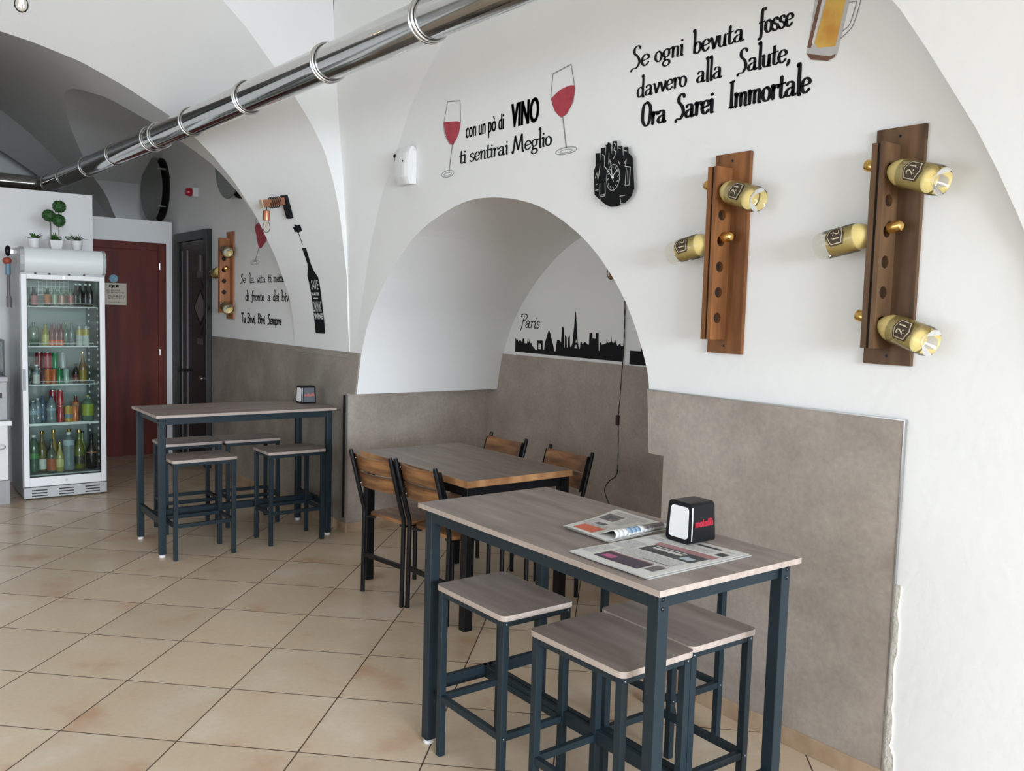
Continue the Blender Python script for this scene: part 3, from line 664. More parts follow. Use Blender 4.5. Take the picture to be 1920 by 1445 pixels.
def type_mesh(s, bold=0.0):
    key = (s, bold)
    if key in _tc: return _tc[key]
    cu = bpy.data.curves.new('t', 'FONT'); cu.body = s; cu.size = 1.0; cu.offset = bold; cu.resolution_u = 3
    ob = bpy.data.objects.new('t', cu); COL.objects.link(ob); bpy.context.view_layer.update()
    me = bpy.data.meshes.new_from_object(ob.evaluated_get(bpy.context.evaluated_depsgraph_get()))
    bpy.data.objects.remove(ob)
    vs = [tuple(v.co) for v in me.vertices]; fs = [tuple(p.vertices) for p in me.polygons]; bpy.data.meshes.remove(me)
    x0 = min(v[0] for v in vs); x1 = max(v[0] for v in vs); y0 = min(v[1] for v in vs); y1 = max(v[1] for v in vs)
    _tc[key] = (vs, fs, x0, x1, y0, y1); return _tc[key]
def type_text(b, s, u0, v0, wdt, hgt, bold=0.0, mi=0, fn=None, fat=0.0):
    """printed capitals fitted into the box (u0,v0,wdt,hgt)"""
    vs, fs, x0, x1, y0, y1 = type_mesh(s, bold)
    P = [(u0+(v[0]-x0)/(x1-x0)*wdt, v0+(v[1]-y0)/(y1-y0)*hgt) for v in vs]
    for k, du in enumerate((0.0,) if not fat else (-fat, -fat/2, 0.0, fat/2, fat)):
        b.add([fn(p[0]+du, p[1]) if fn else (p[0]+du, p[1], 0) for p in P], fs, mi)
    return b
def wall_xf(b, y0, z0, x=WX-0.0015, dx=0.0):
    """local (u,v,w) -> on a wall facing -X (u runs towards -Y, w out of the wall)"""
    b.v = [(x-v[2]-dx, y0-v[0], z0+v[1]) for v in b.v]; return b
# ================================================================ ON THE WALLS
PRED = mat('red wine print', (0.46, 0.045, 0.065), 0.5, col2=(0.36, 0.03, 0.05), vscale=30)
PGREY = mat('grey pencil print', (0.33, 0.33, 0.33), 0.6, var=0.3, vscale=40)
# "con un po di VINO / ti sentirai Meglio"
b = B(); acc = B()
type_text(b, 'con un p\u00f2 di', 0.004, -0.022, 0.357, 0.112, 0.0, fat=0.0025)
b2_ = B(); type_text(b2_, 'VINO', 0.430, 0.0, 0.227, 0.126, 0.0, fat=0.0060); b.add(b2_.v, b2_.f)
stroke = B(); stroke_text(stroke, 'ti sentirai Meglio', 0.090, 0.17, 0.06, width=0.825)
b.add([(v[0]-0.055, v[1]-0.128, 0) for v in stroke.v], stroke.f)
o = wall_xf(b, 4.244, 2.556).build('wall_lettering', INK); tag(o, 'black wall lettering con un po di VINO ti sentirai Meglio between two wine glasses', 'wall decal')
# "Se ogni bevuta fosse davvero alla Salute, Ora Sarei Immortale"
b = B()
def put(s, y, z, width, size=0.088, th=0.165, tn=0.05):
    k = B(); stroke_text(k, s, size, th, tn, width=width); b.add([(v[0]+(2.94-y), v[1]+(z-2.42), 0) for v in k.v], k.f)
put('Se', 2.935, 2.685, 0.115, 0.095); put('ogni', 2.79, 2.685, 0.165); put('bevuta', 2.575, 2.675, 0.262, 0.092); put('fosse', 2.245, 2.680, 0.155, 0.092)
put('davvero', 2.89, 2.555, 0.29, 0.086); put('alla', 2.548, 2.555, 0.135); put('Salute,', 2.338, 2.553, 0.245, 0.092)
put('Ora', 2.855, 2.425, 0.148, 0.102, 0.195, 0.07); put('Sarei', 2.655, 2.425, 0.205, 0.102, 0.195, 0.07); put('Immortale', 2.372, 2.425, 0.372, 0.104, 0.165, 0.060)
o = wall_xf(b, 2.94, 2.42).build('wall_lettering', INK); tag(o, 'black wall lettering Se ogni bevuta fosse davvero alla Salute above the clock and bottle racks', 'wall decal')
# lettering on the far wall
b = B()
def put2(s, y, z, width, size, th, tn):
    k = B(); stroke_text(k, s, size, th, tn, width=width); b.add([(v[0]+(7.8-y), v[1]+(z-1.4), 0) for v in k.v], k.f)
for s, y, wd in (('Se', 7.79, .13), ('la', 7.57, .11), ('vita', 7.40, .20), ('ti', 7.15, .08), ('mette', 7.03, .22)): put2(s, y, 1.785, wd, 0.078, 0.17, 0.09)
for s, y, wd in (('di', 7.67, .09), ('fronte', 7.52, .29), ('a', 7.16, .07), ('dei', 7.04, .13), ('bivi,', 6.86, .20)): put2(s, y, 1.632, wd, 0.083, 0.17, 0.09)
for s, y, wd in (('Tu', 7.76, .10), ('Bivi,', 7.62, .20), ('Bivi', 7.37, .16), ('Sempre', 7.15, .29)): put2(s, y, 1.440, wd, 0.082, 0.24, 0.12)
o = wall_xf(b, 7.8, 1.4).build('wall_lettering', INK); tag(o, 'black wall lettering Se la vita ti mette di fronte on the far wall', 'wall decal')

def line2(b, P, wd, mi=0, closed=False):
    Q = list(P)+([P[0]] if closed else [])
    for a, c in zip(Q, Q[1:]):
        dx, dy = c[0]-a[0], c[1]-a[1]; l = math.hypot(dx, dy)+1e-9; nx, ny = -dy/l*wd/2, dx/l*wd/2
        b.add([(a[0]+nx, a[1]+ny, 0), (c[0]+nx, c[1]+ny, 0), (c[0]-nx, c[1]-ny, 0), (a[0]-nx, a[1]-ny, 0)], [(0, 1, 2, 3)], mi)
def wine_glass(y, z, pts, wine, stem, foot, label):
    b = B()
    line2(b, pts, 0.0060, 0); line2(b, [stem[0], stem[1]], 0.0085, 0)
    fx, fz, rx, rz_ = foot; line2(b, [(fx+rx*cos(2*pi*k/20), fz+rz_*sin(2*pi*k/20)) for k in range(20)], 0.004, 0, True)
    line2(b, [(fx+rx*.6*cos(2*pi*k/14), fz-0.002+rz_*.5*sin(2*pi*k/14)) for k in range(14)], 0.003, 0, True)
    b.add([(p[0], p[1], 0.0004) for p in wine], [tuple(range(len(wine)))], 1)
    o = wall_xf(b, y, z).build('wine_glass_decal', [PGREY, PRED], tri=True); return tag(o, label, 'wall decal')
# left glass, upright (u,v in metres from foot centre)
wine_glass(4.42, 2.385, [(-0.058, 0.288), (-0.018, 0.412), (0.112, 0.395), (0.122, 0.275), (0.105, 0.215), (0.052, 0.160), (0.01, 0.17), (-0.040, 0.225), (-0.058, 0.288)],
    smooth_line([(-0.055, 0.300), (0.03, 0.292), (0.119, 0.275), (0.108, 0.222), (0.078, 0.180), (0.045, 0.162), (0.012, 0.175), (-0.030, 0.225), (-0.055, 0.300)], 3)[:-1],
    ((0.042, 0.162), (0.012, 0.01)), (0.0, 0.0, 0.066, 0.019), 'small printed glass of red wine left of the VINO lettering')
wine_glass(3.363, 2.385, [(-0.130, 0.275), (-0.118, 0.385), (0.018, 0.404), (0.045, 0.31), (0.052, 0.285), (0.042, 0.225), (-0.005, 0.175), (-0.045, 0.165), (-0.095, 0.205), (-0.130, 0.275)],
    smooth_line([(-0.126, 0.268), (-0.05, 0.300), (0.048, 0.300), (0.042, 0.235), (0.012, 0.190), (-0.030, 0.166), (-0.068, 0.180), (-0.105, 0.220), (-0.126, 0.268)], 3)[:-1],
    ((-0.033, 0.168), (0.002, 0.012)), (0.0, 0.0, 0.079, 0.016), 'large tilted printed glass of red wine right of the VINO lettering')
# far wall glass, tilted the other way and partly behind the arch
wine_glass(7.45, 1.955, [(0.045, 0.20), (0.02, 0.36), (0.30, 0.42), (0.34, 0.28), (0.26, 0.17), (0.16, 0.13), (0.10, 0.135), (0.045, 0.20)],
    smooth_line([(0.04, 0.225), (0.02, 0.32), (0.33, 0.33), (0.30, 0.22), (0.22, 0.15), (0.13, 0.115), (0.075, 0.15), (0.04, 0.225)], 3)[:-1],
    ((0.10, 0.13), (0.01, 0.01)), (0.0, 0.0, 0.10, 0.02), 'printed glass of red wine on the far wall half hidden by the arch')
# beer mug print
PB1 = mat('amber beer print', (0.74, 0.50, 0.10), 0.5, vscale=9, col2=(0.60, 0.27, 0.04)); PB2 = mat('pale foam print', (0.72, 0.70, 0.68), 0.6, var=0.06)
PB3 = mat('brown print', (0.20, 0.09, 0.055), 0.6, var=0.3); PB4 = mat('light grey print', (0.55, 0.54, 0.53), 0.6, var=0.1)
b = B()
def q4(b, P, mi, w_=0.0003): b.add([(p[0], p[1], w_) for p in P], [tuple(range(len(P)))], mi)
# u=0 at y 2.02, v=0 at z 2.52
q4(b, [(0.0, 0.032), (0.035, 0.30), (0.19, 0.30), (0.125, -0.002), (0.10, -0.006), (0.02, 0.018)], 3, 0.0001)
q4(b, [(0.002, 0.050), (0.040, 0.215), (0.055, 0.215), (0.018, 0.045)], 2, 0.0006)
q4(b, [(0.032, 0.060), (0.072, 0.205), (0.150, 0.185), (0.125, 0.060), (0.118, 0.030), (0.045, 0.040)], 0)
q4(b, [(0.066, 0.205), (0.050, 0.30), (0.185, 0.29), (0.158, 0.183)], 1)
q4(b, [(0.020, 0.060), (0.060, 0.215), (0.068, 0.213), (0.030, 0.055)], 1, 0.0008)
q4(b, [(0.0, 0.030), (0.030, 0.020), (0.100, 0.000), (0.122, 0.004), (0.118, -0.008), (0.09, -0.015), (0.02, 0.004)], 2, 0.0007)
line2(b, [(0.020, 0.040), (0.110, 0.018)], 0.005, 4)
for off in (0, 0.016):
    line2(b, smooth_line([(0.150-off*0.2, 0.185-off), (0.192-off*.4, 0.182-off), (0.206-off, 0.165-off*.4), (0.186-off, 0.095), (0.165-off, 0.070+off*.6), (0.122, 0.045+off*1.3)], 4), 0.0035, 4)
o = wall_xf(b, 2.025, 2.535).build('beer_mug_decal', [PB1, PB2, PB3, PB4, PGREY], tri=True); tag(o, 'printed tilted mug of amber beer at the top of the wall', 'wall decal')

# Paris skyline on the niche wall
PA = [(5.324, 1.3), (5.327, 1.4), (5.315, 1.40), (5.311, 1.383), (5.305, 1.399), (5.286, 1.377), (5.268, 1.39), (5.262, 1.372), (5.259, 1.39), (5.24, 1.374), (5.236, 1.402), (5.216, 1.405), (5.211, 1.37), (5.182, 1.369), (5.17, 1.41), (5.165, 1.38), (5.157, 1.38), (5.152, 1.407), (5.147, 1.373), (5.123, 1.374), (5.118, 1.355), (5.078, 1.327), (5.059, 1.328), (5.061, 1.396), (4.999, 1.399), (4.993, 1.332), (4.979, 1.333), (4.975, 1.381), (4.959, 1.413), (4.944, 1.451), (4.931, 1.478), (4.914, 1.452), (4.899, 1.416), (4.884, 1.385), (4.873, 1.359), (4.862, 1.328), (4.85, 1.329), (4.844, 1.376), (4.836, 1.41), (4.805, 1.407), (4.792, 1.393), (4.789, 1.493), (4.778, 1.508), (4.766, 1.493), (4.756, 1.36), (4.75, 1.36), (4.753, 1.451), (4.734, 1.433), (4.727, 1.361), (4.718, 1.362), (4.718, 1.428), (4.7, 1.45), (4.693, 1.368), (4.682, 1.368), (4.669, 1.395), (4.659, 1.497), (4.649, 1.604), (4.646, 1.619), (4.641, 1.604), (4.628, 1.498), (4.615, 1.407), (4.597, 1.357), (4.59, 1.363), (4.586, 1.407), (4.571, 1.407), (4.567, 1.391), (4.539, 1.409), (4.508, 1.392), (4.498, 1.393), (4.497, 1.472), (4.469, 1.473), (4.464, 1.436), (4.432, 1.435), (4.431, 1.473), (4.406, 1.474), (4.398, 1.356), (4.392, 1.356), (4.391, 1.409), (4.376, 1.415), (4.371, 1.398), (4.34, 1.405), (4.326, 1.412), (4.323, 1.445), (4.316, 1.416), (4.305, 1.413), (4.284, 1.422), (4.283, 1.461), (4.275, 1.422), (4.255, 1.414), (4.244, 1.438), (4.234, 1.415), (4.219, 1.396), (4.193, 1.418), (4.188, 1.398), (4.166, 1.399), (4.163, 1.296)]
b = B().poly([(5.33-y, z-1.3, 0) for y, z in PA])
k = B(); stroke_text(k, 'Paris', 0.10, 0.085, 0.07, width=0.235, slant=0.18); b.add([(v[0]+0.052, v[1]+0.185, 0) for v in k.v], k.f)
MW = mat('wall white knock-out', (0.74, 0.72, 0.70), 0.8, var=0.03)
q4(b, [(0.684, 0.062), (0.692, 0.084), (0.706, 0.084), (0.715, 0.060)], 1, 0.0006); q4(b, [(0.694, 0.100), (0.698, 0.120), (0.703, 0.120), (0.706, 0.100)], 1, 0.0006)
q4(b, [(0.285, 0.035), (0.285, 0.075), (0.315, 0.075), (0.315, 0.035)], 1, 0.0006)
o = wall_xf(b, 5.33, 1.3, NX-0.0015).build('skyline_decal', [INK, MW], tri=True); tag(o, 'black Paris skyline silhouette with the Paris lettering on the niche wall', 'wall decal')
b = B(); X = [(0, 0), (0.002, 0.088), (0.10, 0.088), (0.10, 0.12), (0.16, 0.12), (0.16, 0.10), (0.24, 0.10), (0.25, 0.22), (0.28, 0.22), (0.29, 0.09), (0.42, 0.09), (0.44, 0.16), (0.50, 0.16), (0.50, 0.08), (0.8, 0.08), (0.8, 0)]
b.poly([(u, v, 0) for u, v in X]); o = wall_xf(b, 4.105, 1.285, NX-0.0015).build('skyline_decal', INK, tri=True); tag(o, 'second black skyline silhouette at the right of the niche, mostly behind the arch', 'wall decal')

# wine bottle decal SAVE WATER DRINK WINE on the arch
b = B()
LE = [(.5749, .2076), (.562, .190), (.5499, .1756), (.560, .166), (.5949, .1528), (.5949, .1400), (.5900, .100), (.5800, .060), (.5748, .0420), (.565, .0392)]
RE = [(.5174, .2048), (.508, .189), (.4991, .1736), (.480, .160), (.4295, .1451), (.4290, .135), (.4150, .095), (.4000, .060), (.3949, .0420), (.405, .0385)]
for (a, c, d, e) in zip(LE, RE, LE[1:], RE[1:]):
    for i in range(4):
        f0, f1 = i/4, (i+1)/4
        L_ = lambda f: (a[0]+(d[0]-a[0])*f, a[1]+(d[1]-a[1])*f); R_ = lambda f: (c[0]+(e[0]-c[0])*f, c[1]+(e[1]-c[1])*f)
        b.add([S(*L_(f0), 0.002), S(*R_(f0), 0.002), S(*R_(f1), 0.002), S(*L_(f1), 0.002)], [(0, 1, 2, 3)])
def on_arch(q, off=0.0035):
    # bilinear map of the unit box onto the arch surface quad q = TL, TR, BL, BR
    def f(u, v):
        c = [(q[0][k]*(1-u)+q[1][k]*u)*v+(q[2][k]*(1-u)+q[3][k]*u)*(1-v) for k in (0, 1)]; return S(c[0], c[1], off)
    return f
for s, q, bd in (('SAVE', [(.555, .1441), (.4371, .1408), (.5786, .1247), (.4443, .1217)], 0.0), ('WATER', [(.5943, .1197), (.4404, .1166), (.5921, .1134), (.4358, .1105)], 0.03),
              ('DRINK', [(.5843, .1017), (.4256, .0993), (.5842, .0817), (.421, .0802)], 0.0), ('WINE', [(.5871, .0786), (.4089, .0771), (.5782, .0669), (.4021, .066)], 0.04)):
    type_text(b, s, 0.06, 0, 0.88, 1, bd, 1, on_arch(q))
f = on_arch([(.555, .1085), (.475, .107), (.555, .1065), (.475, .105)]); b.add([f(0, 0), f(1, 0), f(1, 1), f(0, 1)], [(0, 1, 2, 3)], 1)
CK = [(.6111, .2522), (.590, .250), (.583, .2545), (.5616, .2526), (.552, .2506), (.5113, .2494), (.5080, .241), (.5115, .2370), (.545, .2375), (.5617, .236), (.590, .2405), (.6056, .2400)]
b.add([S(u, t, 0.002) for u, t in CK], [tuple(range(len(CK)))])
for (a, c) in zip([(.565, .237), (.5595, .228), (.563, .224), (.553, .220), (.559, .216)], [(.5595, .228), (.563, .224), (.553, .220), (.559, .216), (.553, .2125)]):
    b.add([S(a[0]+.004, a[1], .002), S(a[0]-.004, a[1], .002), S(c[0]-.004, c[1], .002), S(c[0]+.004, c[1], .002)], [(0, 1, 2, 3)])
o = b.build('wine_bottle_decal', [INK, mat('white print', (0.75, 0.75, 0.74), 0.6, var=0.03)], tri=True); tag(o, 'black wine bottle and corkscrew decal reading SAVE WATER DRINK WINE on the arch', 'wall decal')

# ---- vinyl clock of bottles
CL = [(3.13, 2.259), (3.125, 2.269), (3.118, 2.284), (3.122, 2.34), (3.094, 2.338), (3.089, 2.286), (3.086, 2.312), (3.086, 2.36), (3.062, 2.359), (3.059, 2.33), (3.052, 2.319), (3.052, 2.36), (3.057, 2.369), (3.045, 2.37), (3.042, 2.379), (3.03, 2.376), (3.016, 2.361), (3.024, 2.357), (3.02, 2.33), (3.01, 2.319), (3.009, 2.38), (2.984, 2.378), (2.978, 2.335), (2.971, 2.314), (2.972, 2.353), (2.947, 2.35), (2.943, 2.313), (2.935, 2.305), (2.934, 2.344), (2.909, 2.342), (2.906, 2.316), (2.883, 2.298), (2.878, 2.288), (2.862, 2.155), (2.881, 2.121), (2.916, 2.098), (2.968, 2.086), (3.007, 2.087), (3.046, 2.103), (3.087, 2.128), (3.119, 2.151), (3.123, 2.184)]
ck = empty('wall_clock', (WX, 3.0, 2.23), 0, 'black wall clock cut out as a cluster of bottles beside the lettering', 'clock')
CLU = [(3.0-y, z-2.23) for y, z in CL]
lf = lambda u, v, d: (-d, -u, v)
VIN = mat('black vinyl record', (0.006, 0.006, 0.007), 0.3, var=0.2, vscale=30, spec=0.2)
B().prism(CLU, 0.022, 0.025, lf).build('clock_face', VIN, ck, tri=True)
B().lathe([(0.045, 0), (0.045, 0.021)], Matrix.Rotation(R(-90), 4, 'Y'), 20).build('movement', BLACKM, ck)
WL = mat('silver print', (0.55, 0.56, 0.54), 0.45, var=0.1); b = B()
line2(b, [(0.002+0.043*cos(2*pi*k/24), -0.012+0.058*sin(2*pi*k/24)) for k in range(24)], 0.003, 0, True)
for k in range(12):
    a = 2*pi*k/12; line2(b, [(0.002+0.030*cos(a), -0.012+0.042*sin(a)), (0.002+0.037*cos(a+.2), -0.012+0.050*sin(a+.2))], 0.004)
for P in ([(-0.118, -0.005), (-0.108, 0.02), (-0.098, -0.01), (-0.092, 0.02), (-0.088, 0.05)], [(-0.112, -0.035), (-0.098, -0.03)], [(-0.115, -0.06), (-0.092, -0.058)], [(-0.10, -0.10), (-0.112, -0.098), (-0.113, -0.085)],
          [(-0.085, -0.03), (-0.083, -0.085), (-0.045, -0.082), (-0.05, -0.03)], [(-0.082, -0.092), (-0.045, -0.090)], [(-0.075, -0.10), (-0.072, -0.13), (-0.06, -0.13)], [(-0.075, 0.10), (-0.06, 0.09), (-0.055, 0.04)],
          [(-0.03, 0.10), (-0.03, 0.05), (-0.022, 0.07)], [(0.0, 0.14), (0.012, 0.135), (0.0, 0.11), (0.018, 0.10), (0.0, 0.07)], [(0.03, 0.115), (0.045, 0.11)], [(0.03, 0.06), (0.045, 0.04)], [(0.065, 0.10), (0.085, 0.095)],
          [(0.07, 0.04), (0.085, 0.06), (0.078, 0.03)], [(0.075, 0.03), (0.112, 0.022), (0.108, -0.055), (0.082, -0.058), (0.086, 0.02)], [(0.095, 0.01), (0.10, -0.045)], [(0.05, -0.10), (0.085, -0.098)], [(0.055, -0.11), (0.06, -0.135), (0.075, -0.133)]):
    line2(b, P, 0.0035)
b.v = [(-(0.0256), -u, v) for u, v, _ in b.v]; b.build('printed_lines', WL, ck)
b = B()
for (u, v, wd) in ((-0.052, 0.045, 0.003), (-0.012, 0.062, 0.004), (0.032, 0.018, 0.004), (0.012, -0.032, 0.003)): line2(b, [(0.002, -0.012), (u, v)], wd)
b.v = [(-(0.031), -u, v) for u, v, _ in b.v]; h = b.build('clock_hands', mat('white hands', (0.8, 0.8, 0.8), 0.4), ck, label='white clock hands')
B().lathe([(0.005, 0.02), (0.005, 0.032)], Matrix.Translation((0, -0.002, -0.012)) @ Matrix.Rotation(R(-90), 4, 'Y'), 12).build('spindle', WHITEP, ck)

# ---- air freshener
af = empty('air_freshener', (WX, 4.86, 2.36), 0, 'white automatic air freshener dispenser left of the small printed wine glass', 'air freshener')
b = B().prism([(-0.085, 0.0), (0.085, 0.0), (0.088, 0.10), (0.085, 0.20), (0.070, 0.225), (-0.070, 0.225), (-0.086, 0.20), (-0.088, 0.10)], 0, 0.03, lf); b.build('housing', WHITEP, af, bevel=0.006)
vs = []; prof_ = [(0.0, 0.055), (0.04, 0.078), (0.12, 0.080), (0.19, 0.066), (0.225, 0.045)]
b = B()
for (z, d), (z2, d2_) in zip(prof_, prof_[1:]):
    for s in range(8):
        y0_, y1_ = -0.082+0.164*s/8, -0.082+0.164*(s+1)/8
        g = lambda y: 1-0.35*(y/0.082)**4
        b.add([(-0.03-(d-0.03)*g(y0_), y0_, z), (-0.03-(d-0.03)*g(y1_), y1_, z), (-0.03-(d2_-0.03)*g(y1_), y1_, z2), (-0.03-(d2_-0.03)*g(y0_), y0_, z2)], [(0, 1, 2, 3)])
for z, d in (prof_[0], prof_[-1]):
    P = [(-0.03-(d-0.03)*(1-0.35*((-0.082+0.164*s/8)/0.082)**4), -0.082+0.164*s/8, z) for s in range(9)]+[(-0.02, 0.082, z), (-0.02, -0.082, z)]; b.poly(P)
for y in (-0.082, 0.082): b.poly([(-0.03-(d-0.03)*0.65, y, z) for z, d in prof_]+[(-0.02, y, 0.225), (-0.02, y, 0.0)])
bm_ = b.build('front_cover', WHITEP, af, smooth=True, ang=45)
B().lathe([(0.006, 0), (0.006, 0.003)], Matrix.Translation((-0.076, -0.045, 0.135)) @ Matrix.Rotation(R(-90), 4, 'Y'), 10).build('sensor', BLACKM, af)
B().lathe([(0.012, 0), (0.012, 0.004), (0.004, 0.006)], Matrix.Translation((-0.058, 0.080, 0.180)) @ Matrix.Rotation(R(-90), 4, 'X') , 12).box(-0.06, -0.045, 0.079, 0.084, 0.145, 0.165).build('nozzle', BLACKM, af)

# ---- riddling-rack bottle lights
GLASSB = thin_glass('clear bottle glass', (0.985, 0.98, 0.95), 0.02, 1.0, 1.4)
LIQ = mat('pale yellow liquid', (0.84, 0.66, 0.25), 0.2, var=0.1, vscale=8, trans=0.15)
LBL = mat('brown bottle label', (0.055, 0.033, 0.016), 0.6, var=0.2); LBLG = mat('cream label print', (0.60, 0.52, 0.36), 0.6)
BPROF = [(0.0135, 0.275), (0.0155, 0.273), (0.0155, 0.262), (0.0135, 0.258), (0.0140, 0.205), (0.018, 0.190), (0.031, 0.168), (0.0425, 0.145), (0.0485, 0.138), (0.0485, 0.014), (0.044, 0.0)]
def bottle21(M, label, turn=0.0):
    """a clear champagne-style bottle lying in the rack; local z runs base -> neck"""
    t = bpy.data.objects.new('wine_bottle', None); COL.objects.link(t); t.matrix_world = M; t.empty_display_size = 0.05
    tag(t, label, 'bottle', 'bottles in the wooden racks')
    B().lathe(list(reversed(BPROF))+[], None, 28, caps=False).lathe([(0.044, 0.0), (0.036, 0.004), (0.018, 0.030), (0.002, 0.034)], None, 28, caps=False).build('glass', GLASSB, t, smooth=True, ang=60)
    B().lathe([(0.002, 0.052), (0.039, 0.050), (0.0450, 0.046), (0.0455, 0.138), (0.0425, 0.160), (0.031, 0.182), (0.0155, 0.200), (0.0115, 0.205), (0.0113, 0.240)], None, 24).build('yellow_filling', LIQ, t, smooth=True, ang=60)
    B().lathe([(0.016, 0.228), (0.0165, 0.255), (0.019, 0.262), (0.0205, 0.275), (0.0195, 0.290), (0.010, 0.298), (0.001, 0.300)], None, 20).build('gold_cap', GOLD, t, smooth=True)
    def cyl(u, v, r=0.0492): a = turn+u/r; return (r*cos(a), r*sin(a), 0.086+v)
    b = B()
    def patch(P, r, mi):
        n = 10; c = (0, 0)
        # shield cut into vertical strips so that it wraps round the glass
        us_ = [min(p[0] for p in P)+(max(p[0] for p in P)-min(p[0] for p in P))*k/n for k in range(n+1)]
        def span(u):
            hit = []
            for p, q in zip(P, P[1:]+P[:1]):
                if (p[0]-u)*(q[0]-u) <= 0 and abs(p[0]-q[0]) > 1e-9: hit.append(p[1]+(q[1]-p[1])*(u-p[0])/(q[0]-p[0]))
            return (min(hit), max(hit)) if hit else (0, 0)
        for a, c_ in zip(us_, us_[1:]):
            e = 1e-5; s0_, s1_ = span(a+e), span(c_-e); b.add([cyl(a, s0_[0], r), cyl(c_, s1_[0], r), cyl(c_, s1_[1], r), cyl(a, s0_[1], r)], [(0, 1, 2, 3)], mi)
    sh = [(-0.036, -0.022), (0.0, -0.036), (0.036, -0.022), (0.036, 0.022), (0.0, 0.031), (-0.036, 0.022)]
    patch(sh, 0.0493, 0); patch([(u*0.86, v*0.86) for u, v in sh], 0.0497, 1); patch([(u*0.78, v*0.78) for u, v in sh], 0.0501, 0)
    type_text(b, '21', -0.017, -0.009, 0.032, 0.024, 0.0, 1, lambda u, v: cyl(u, v, 0.0506))
    for v in (-0.012, -0.015): b.add([cyl(-0.012, v, .0506), cyl(0.012, v, .0506), cyl(0.012, v+0.0015, .0506), cyl(-0.012, v+0.0015, .0506)], [(0, 1, 2, 3)], 1)
    b.build('label', [LBL, LBLG], t, smooth=True)
    return t
def rack(yc, wood, label, bottles):
    t = empty('bottle_rack', (WX, yc, 1.46), 0, label, 'bottle rack')
    ta_, tz = 0.085, 0.785
    B().box(-0.018, 0, -0.085, 0.085, 0, tz).build('back_board', wood, t, bevel=0.0015)
    yR = -0.004; th = 0.018; yL = 0.026     # two perforated side boards standing off the wall
    for nm, y0_ in (('perforated_board', yR), ('perforated_board', yL)):
        # board with six round holes, cut as quads around each hole
        b = B(); x0, x1 = -0.018, -0.108; xc = -0.070; zb, zt = 0.055, 0.725; r = 0.021; zs = [0.14+0.1*k for k in range(6)]
        for yy_ in (y0_, y0_+th):
            cuts = [zb]+[0.5*(zs[k]+zs[k+1]) for k in range(5)]+[zt]
            for k in range(6):
                n = 16; ring = [(xc+r*cos(2*pi*i/n), zs[k]+r*sin(2*pi*i/n)) for i in range(n)]; out = []
                for i in range(n):
                    a = 2*pi*i/n; dx, dz = cos(a), sin(a); c_ = []
                    if dx > 1e-6: c_.append((x0-xc)/dx)
                    if dx < -1e-6: c_.append((x1-xc)/dx)
                    if dz > 1e-6: c_.append((cuts[k+1]-zs[k])/dz)
                    if dz < -1e-6: c_.append((cuts[k]-zs[k])/dz)
                    s_ = min(c_); out.append((xc+dx*s_, zs[k]+dz*s_))
                b.add([(p[0], yy_, p[1]) for p in ring]+[(p[0], yy_, p[1]) for p in out], [(i, (i+1) % n, n+(i+1) % n, n+i) for i in range(n)])
                for cx_, cz_ in ((x0, cuts[k]), (x1, cuts[k]), (x0, cuts[k+1]), (x1, cuts[k+1])):
                    ang = math.atan2(cz_-zs[k], cx_-xc) % (2*pi); i = int(ang/(2*pi/n)); b.add([(out[i][0], yy_, out[i][1]), (cx_, yy_, cz_), (out[(i+1) % n][0], yy_, out[(i+1) % n][1])], [(0, 1, 2)])
        for k in range(6):
            n = 16; b.add([(xc+r*cos(2*pi*i/n), yy_, zs[k]+r*sin(2*pi*i/n)) for yy_ in (y0_, y0_+th) for i in range(n)], [(i, (i+1) % n, n+(i+1) % n, n+i) for i in range(n)])
        b.poly([(x1, y0_, zb), (x1, y0_+th, zb), (x1, y0_+th, zt), (x1, y0_, zt)]).poly([(x0, y0_, zb), (x1, y0_, zb), (x1, y0_+th, zb), (x0, y0_+th, zb)]).poly([(x0, y0_, zt), (x1, y0_, zt), (x1, y0_+th, zt), (x0, y0_+th, zt)])
        b.build(nm, wood, t)
    B().box(-0.10, -0.018, yR+th, yL, 0.055, 0.725).build('gap_shade', DARKHOLE, t)  # near-black filler stands in for the shade in the gap between the boards
    for z in (0.03, 0.755):
        B().lathe([(0.005, 0), (0.004, 0.002), (0.001, 0.002)], Matrix.Translation((-0.018, 0.0, z)) @ Matrix.Rotation(R(-90), 4, 'Y'), 10).build('screw', BLACKM, t)
    for hole, side, lab, tilt in bottles:
        # axis from base to neck; side -1: body hangs towards -Y (near), +1: towards +Y (far)
        z = 1.46+0.14+0.1*hole; pc = Vector((WX-0.070, yc+(yR+th/2 if side < 0 else yL+th/2), z))
        d = Vector((0.10, -side*1.0, tilt)).normalized()
        M = Vector((0, 0, 1)).rotation_difference(d).to_matrix().to_4x4(); base = pc - d*0.205
        # face the label towards the room
        loc_x = M.to_3x3().inverted() @ Vector((-1, 0, 0.35)); turn = math.atan2(loc_x.y, loc_x.x)
        bottle21(Matrix.Translation(base) @ M, lab, turn)
    return t
rack(2.326, PINE, 'tall reddish wooden bottle rack with round holes, nearer to the clock', [(5, -1, 'clear bottle labelled 21 pointing right near the top of the reddish rack', 0.30), (3, 1, 'clear bottle labelled 21 pointing left out of the reddish rack', 0.22)])
rack(1.632, PINED, 'tall dark brown wooden bottle rack with round holes, the nearest rack at the right', [(5, -1, 'clear bottle labelled 21 pointing right at the top of the dark brown rack', 0.30), (3, 1, 'clear bottle labelled 21 pointing left out of the dark brown rack', 0.22), (0, -1, 'clear bottle labelled 21 pointing right at the foot of the dark brown rack', 0.30)])
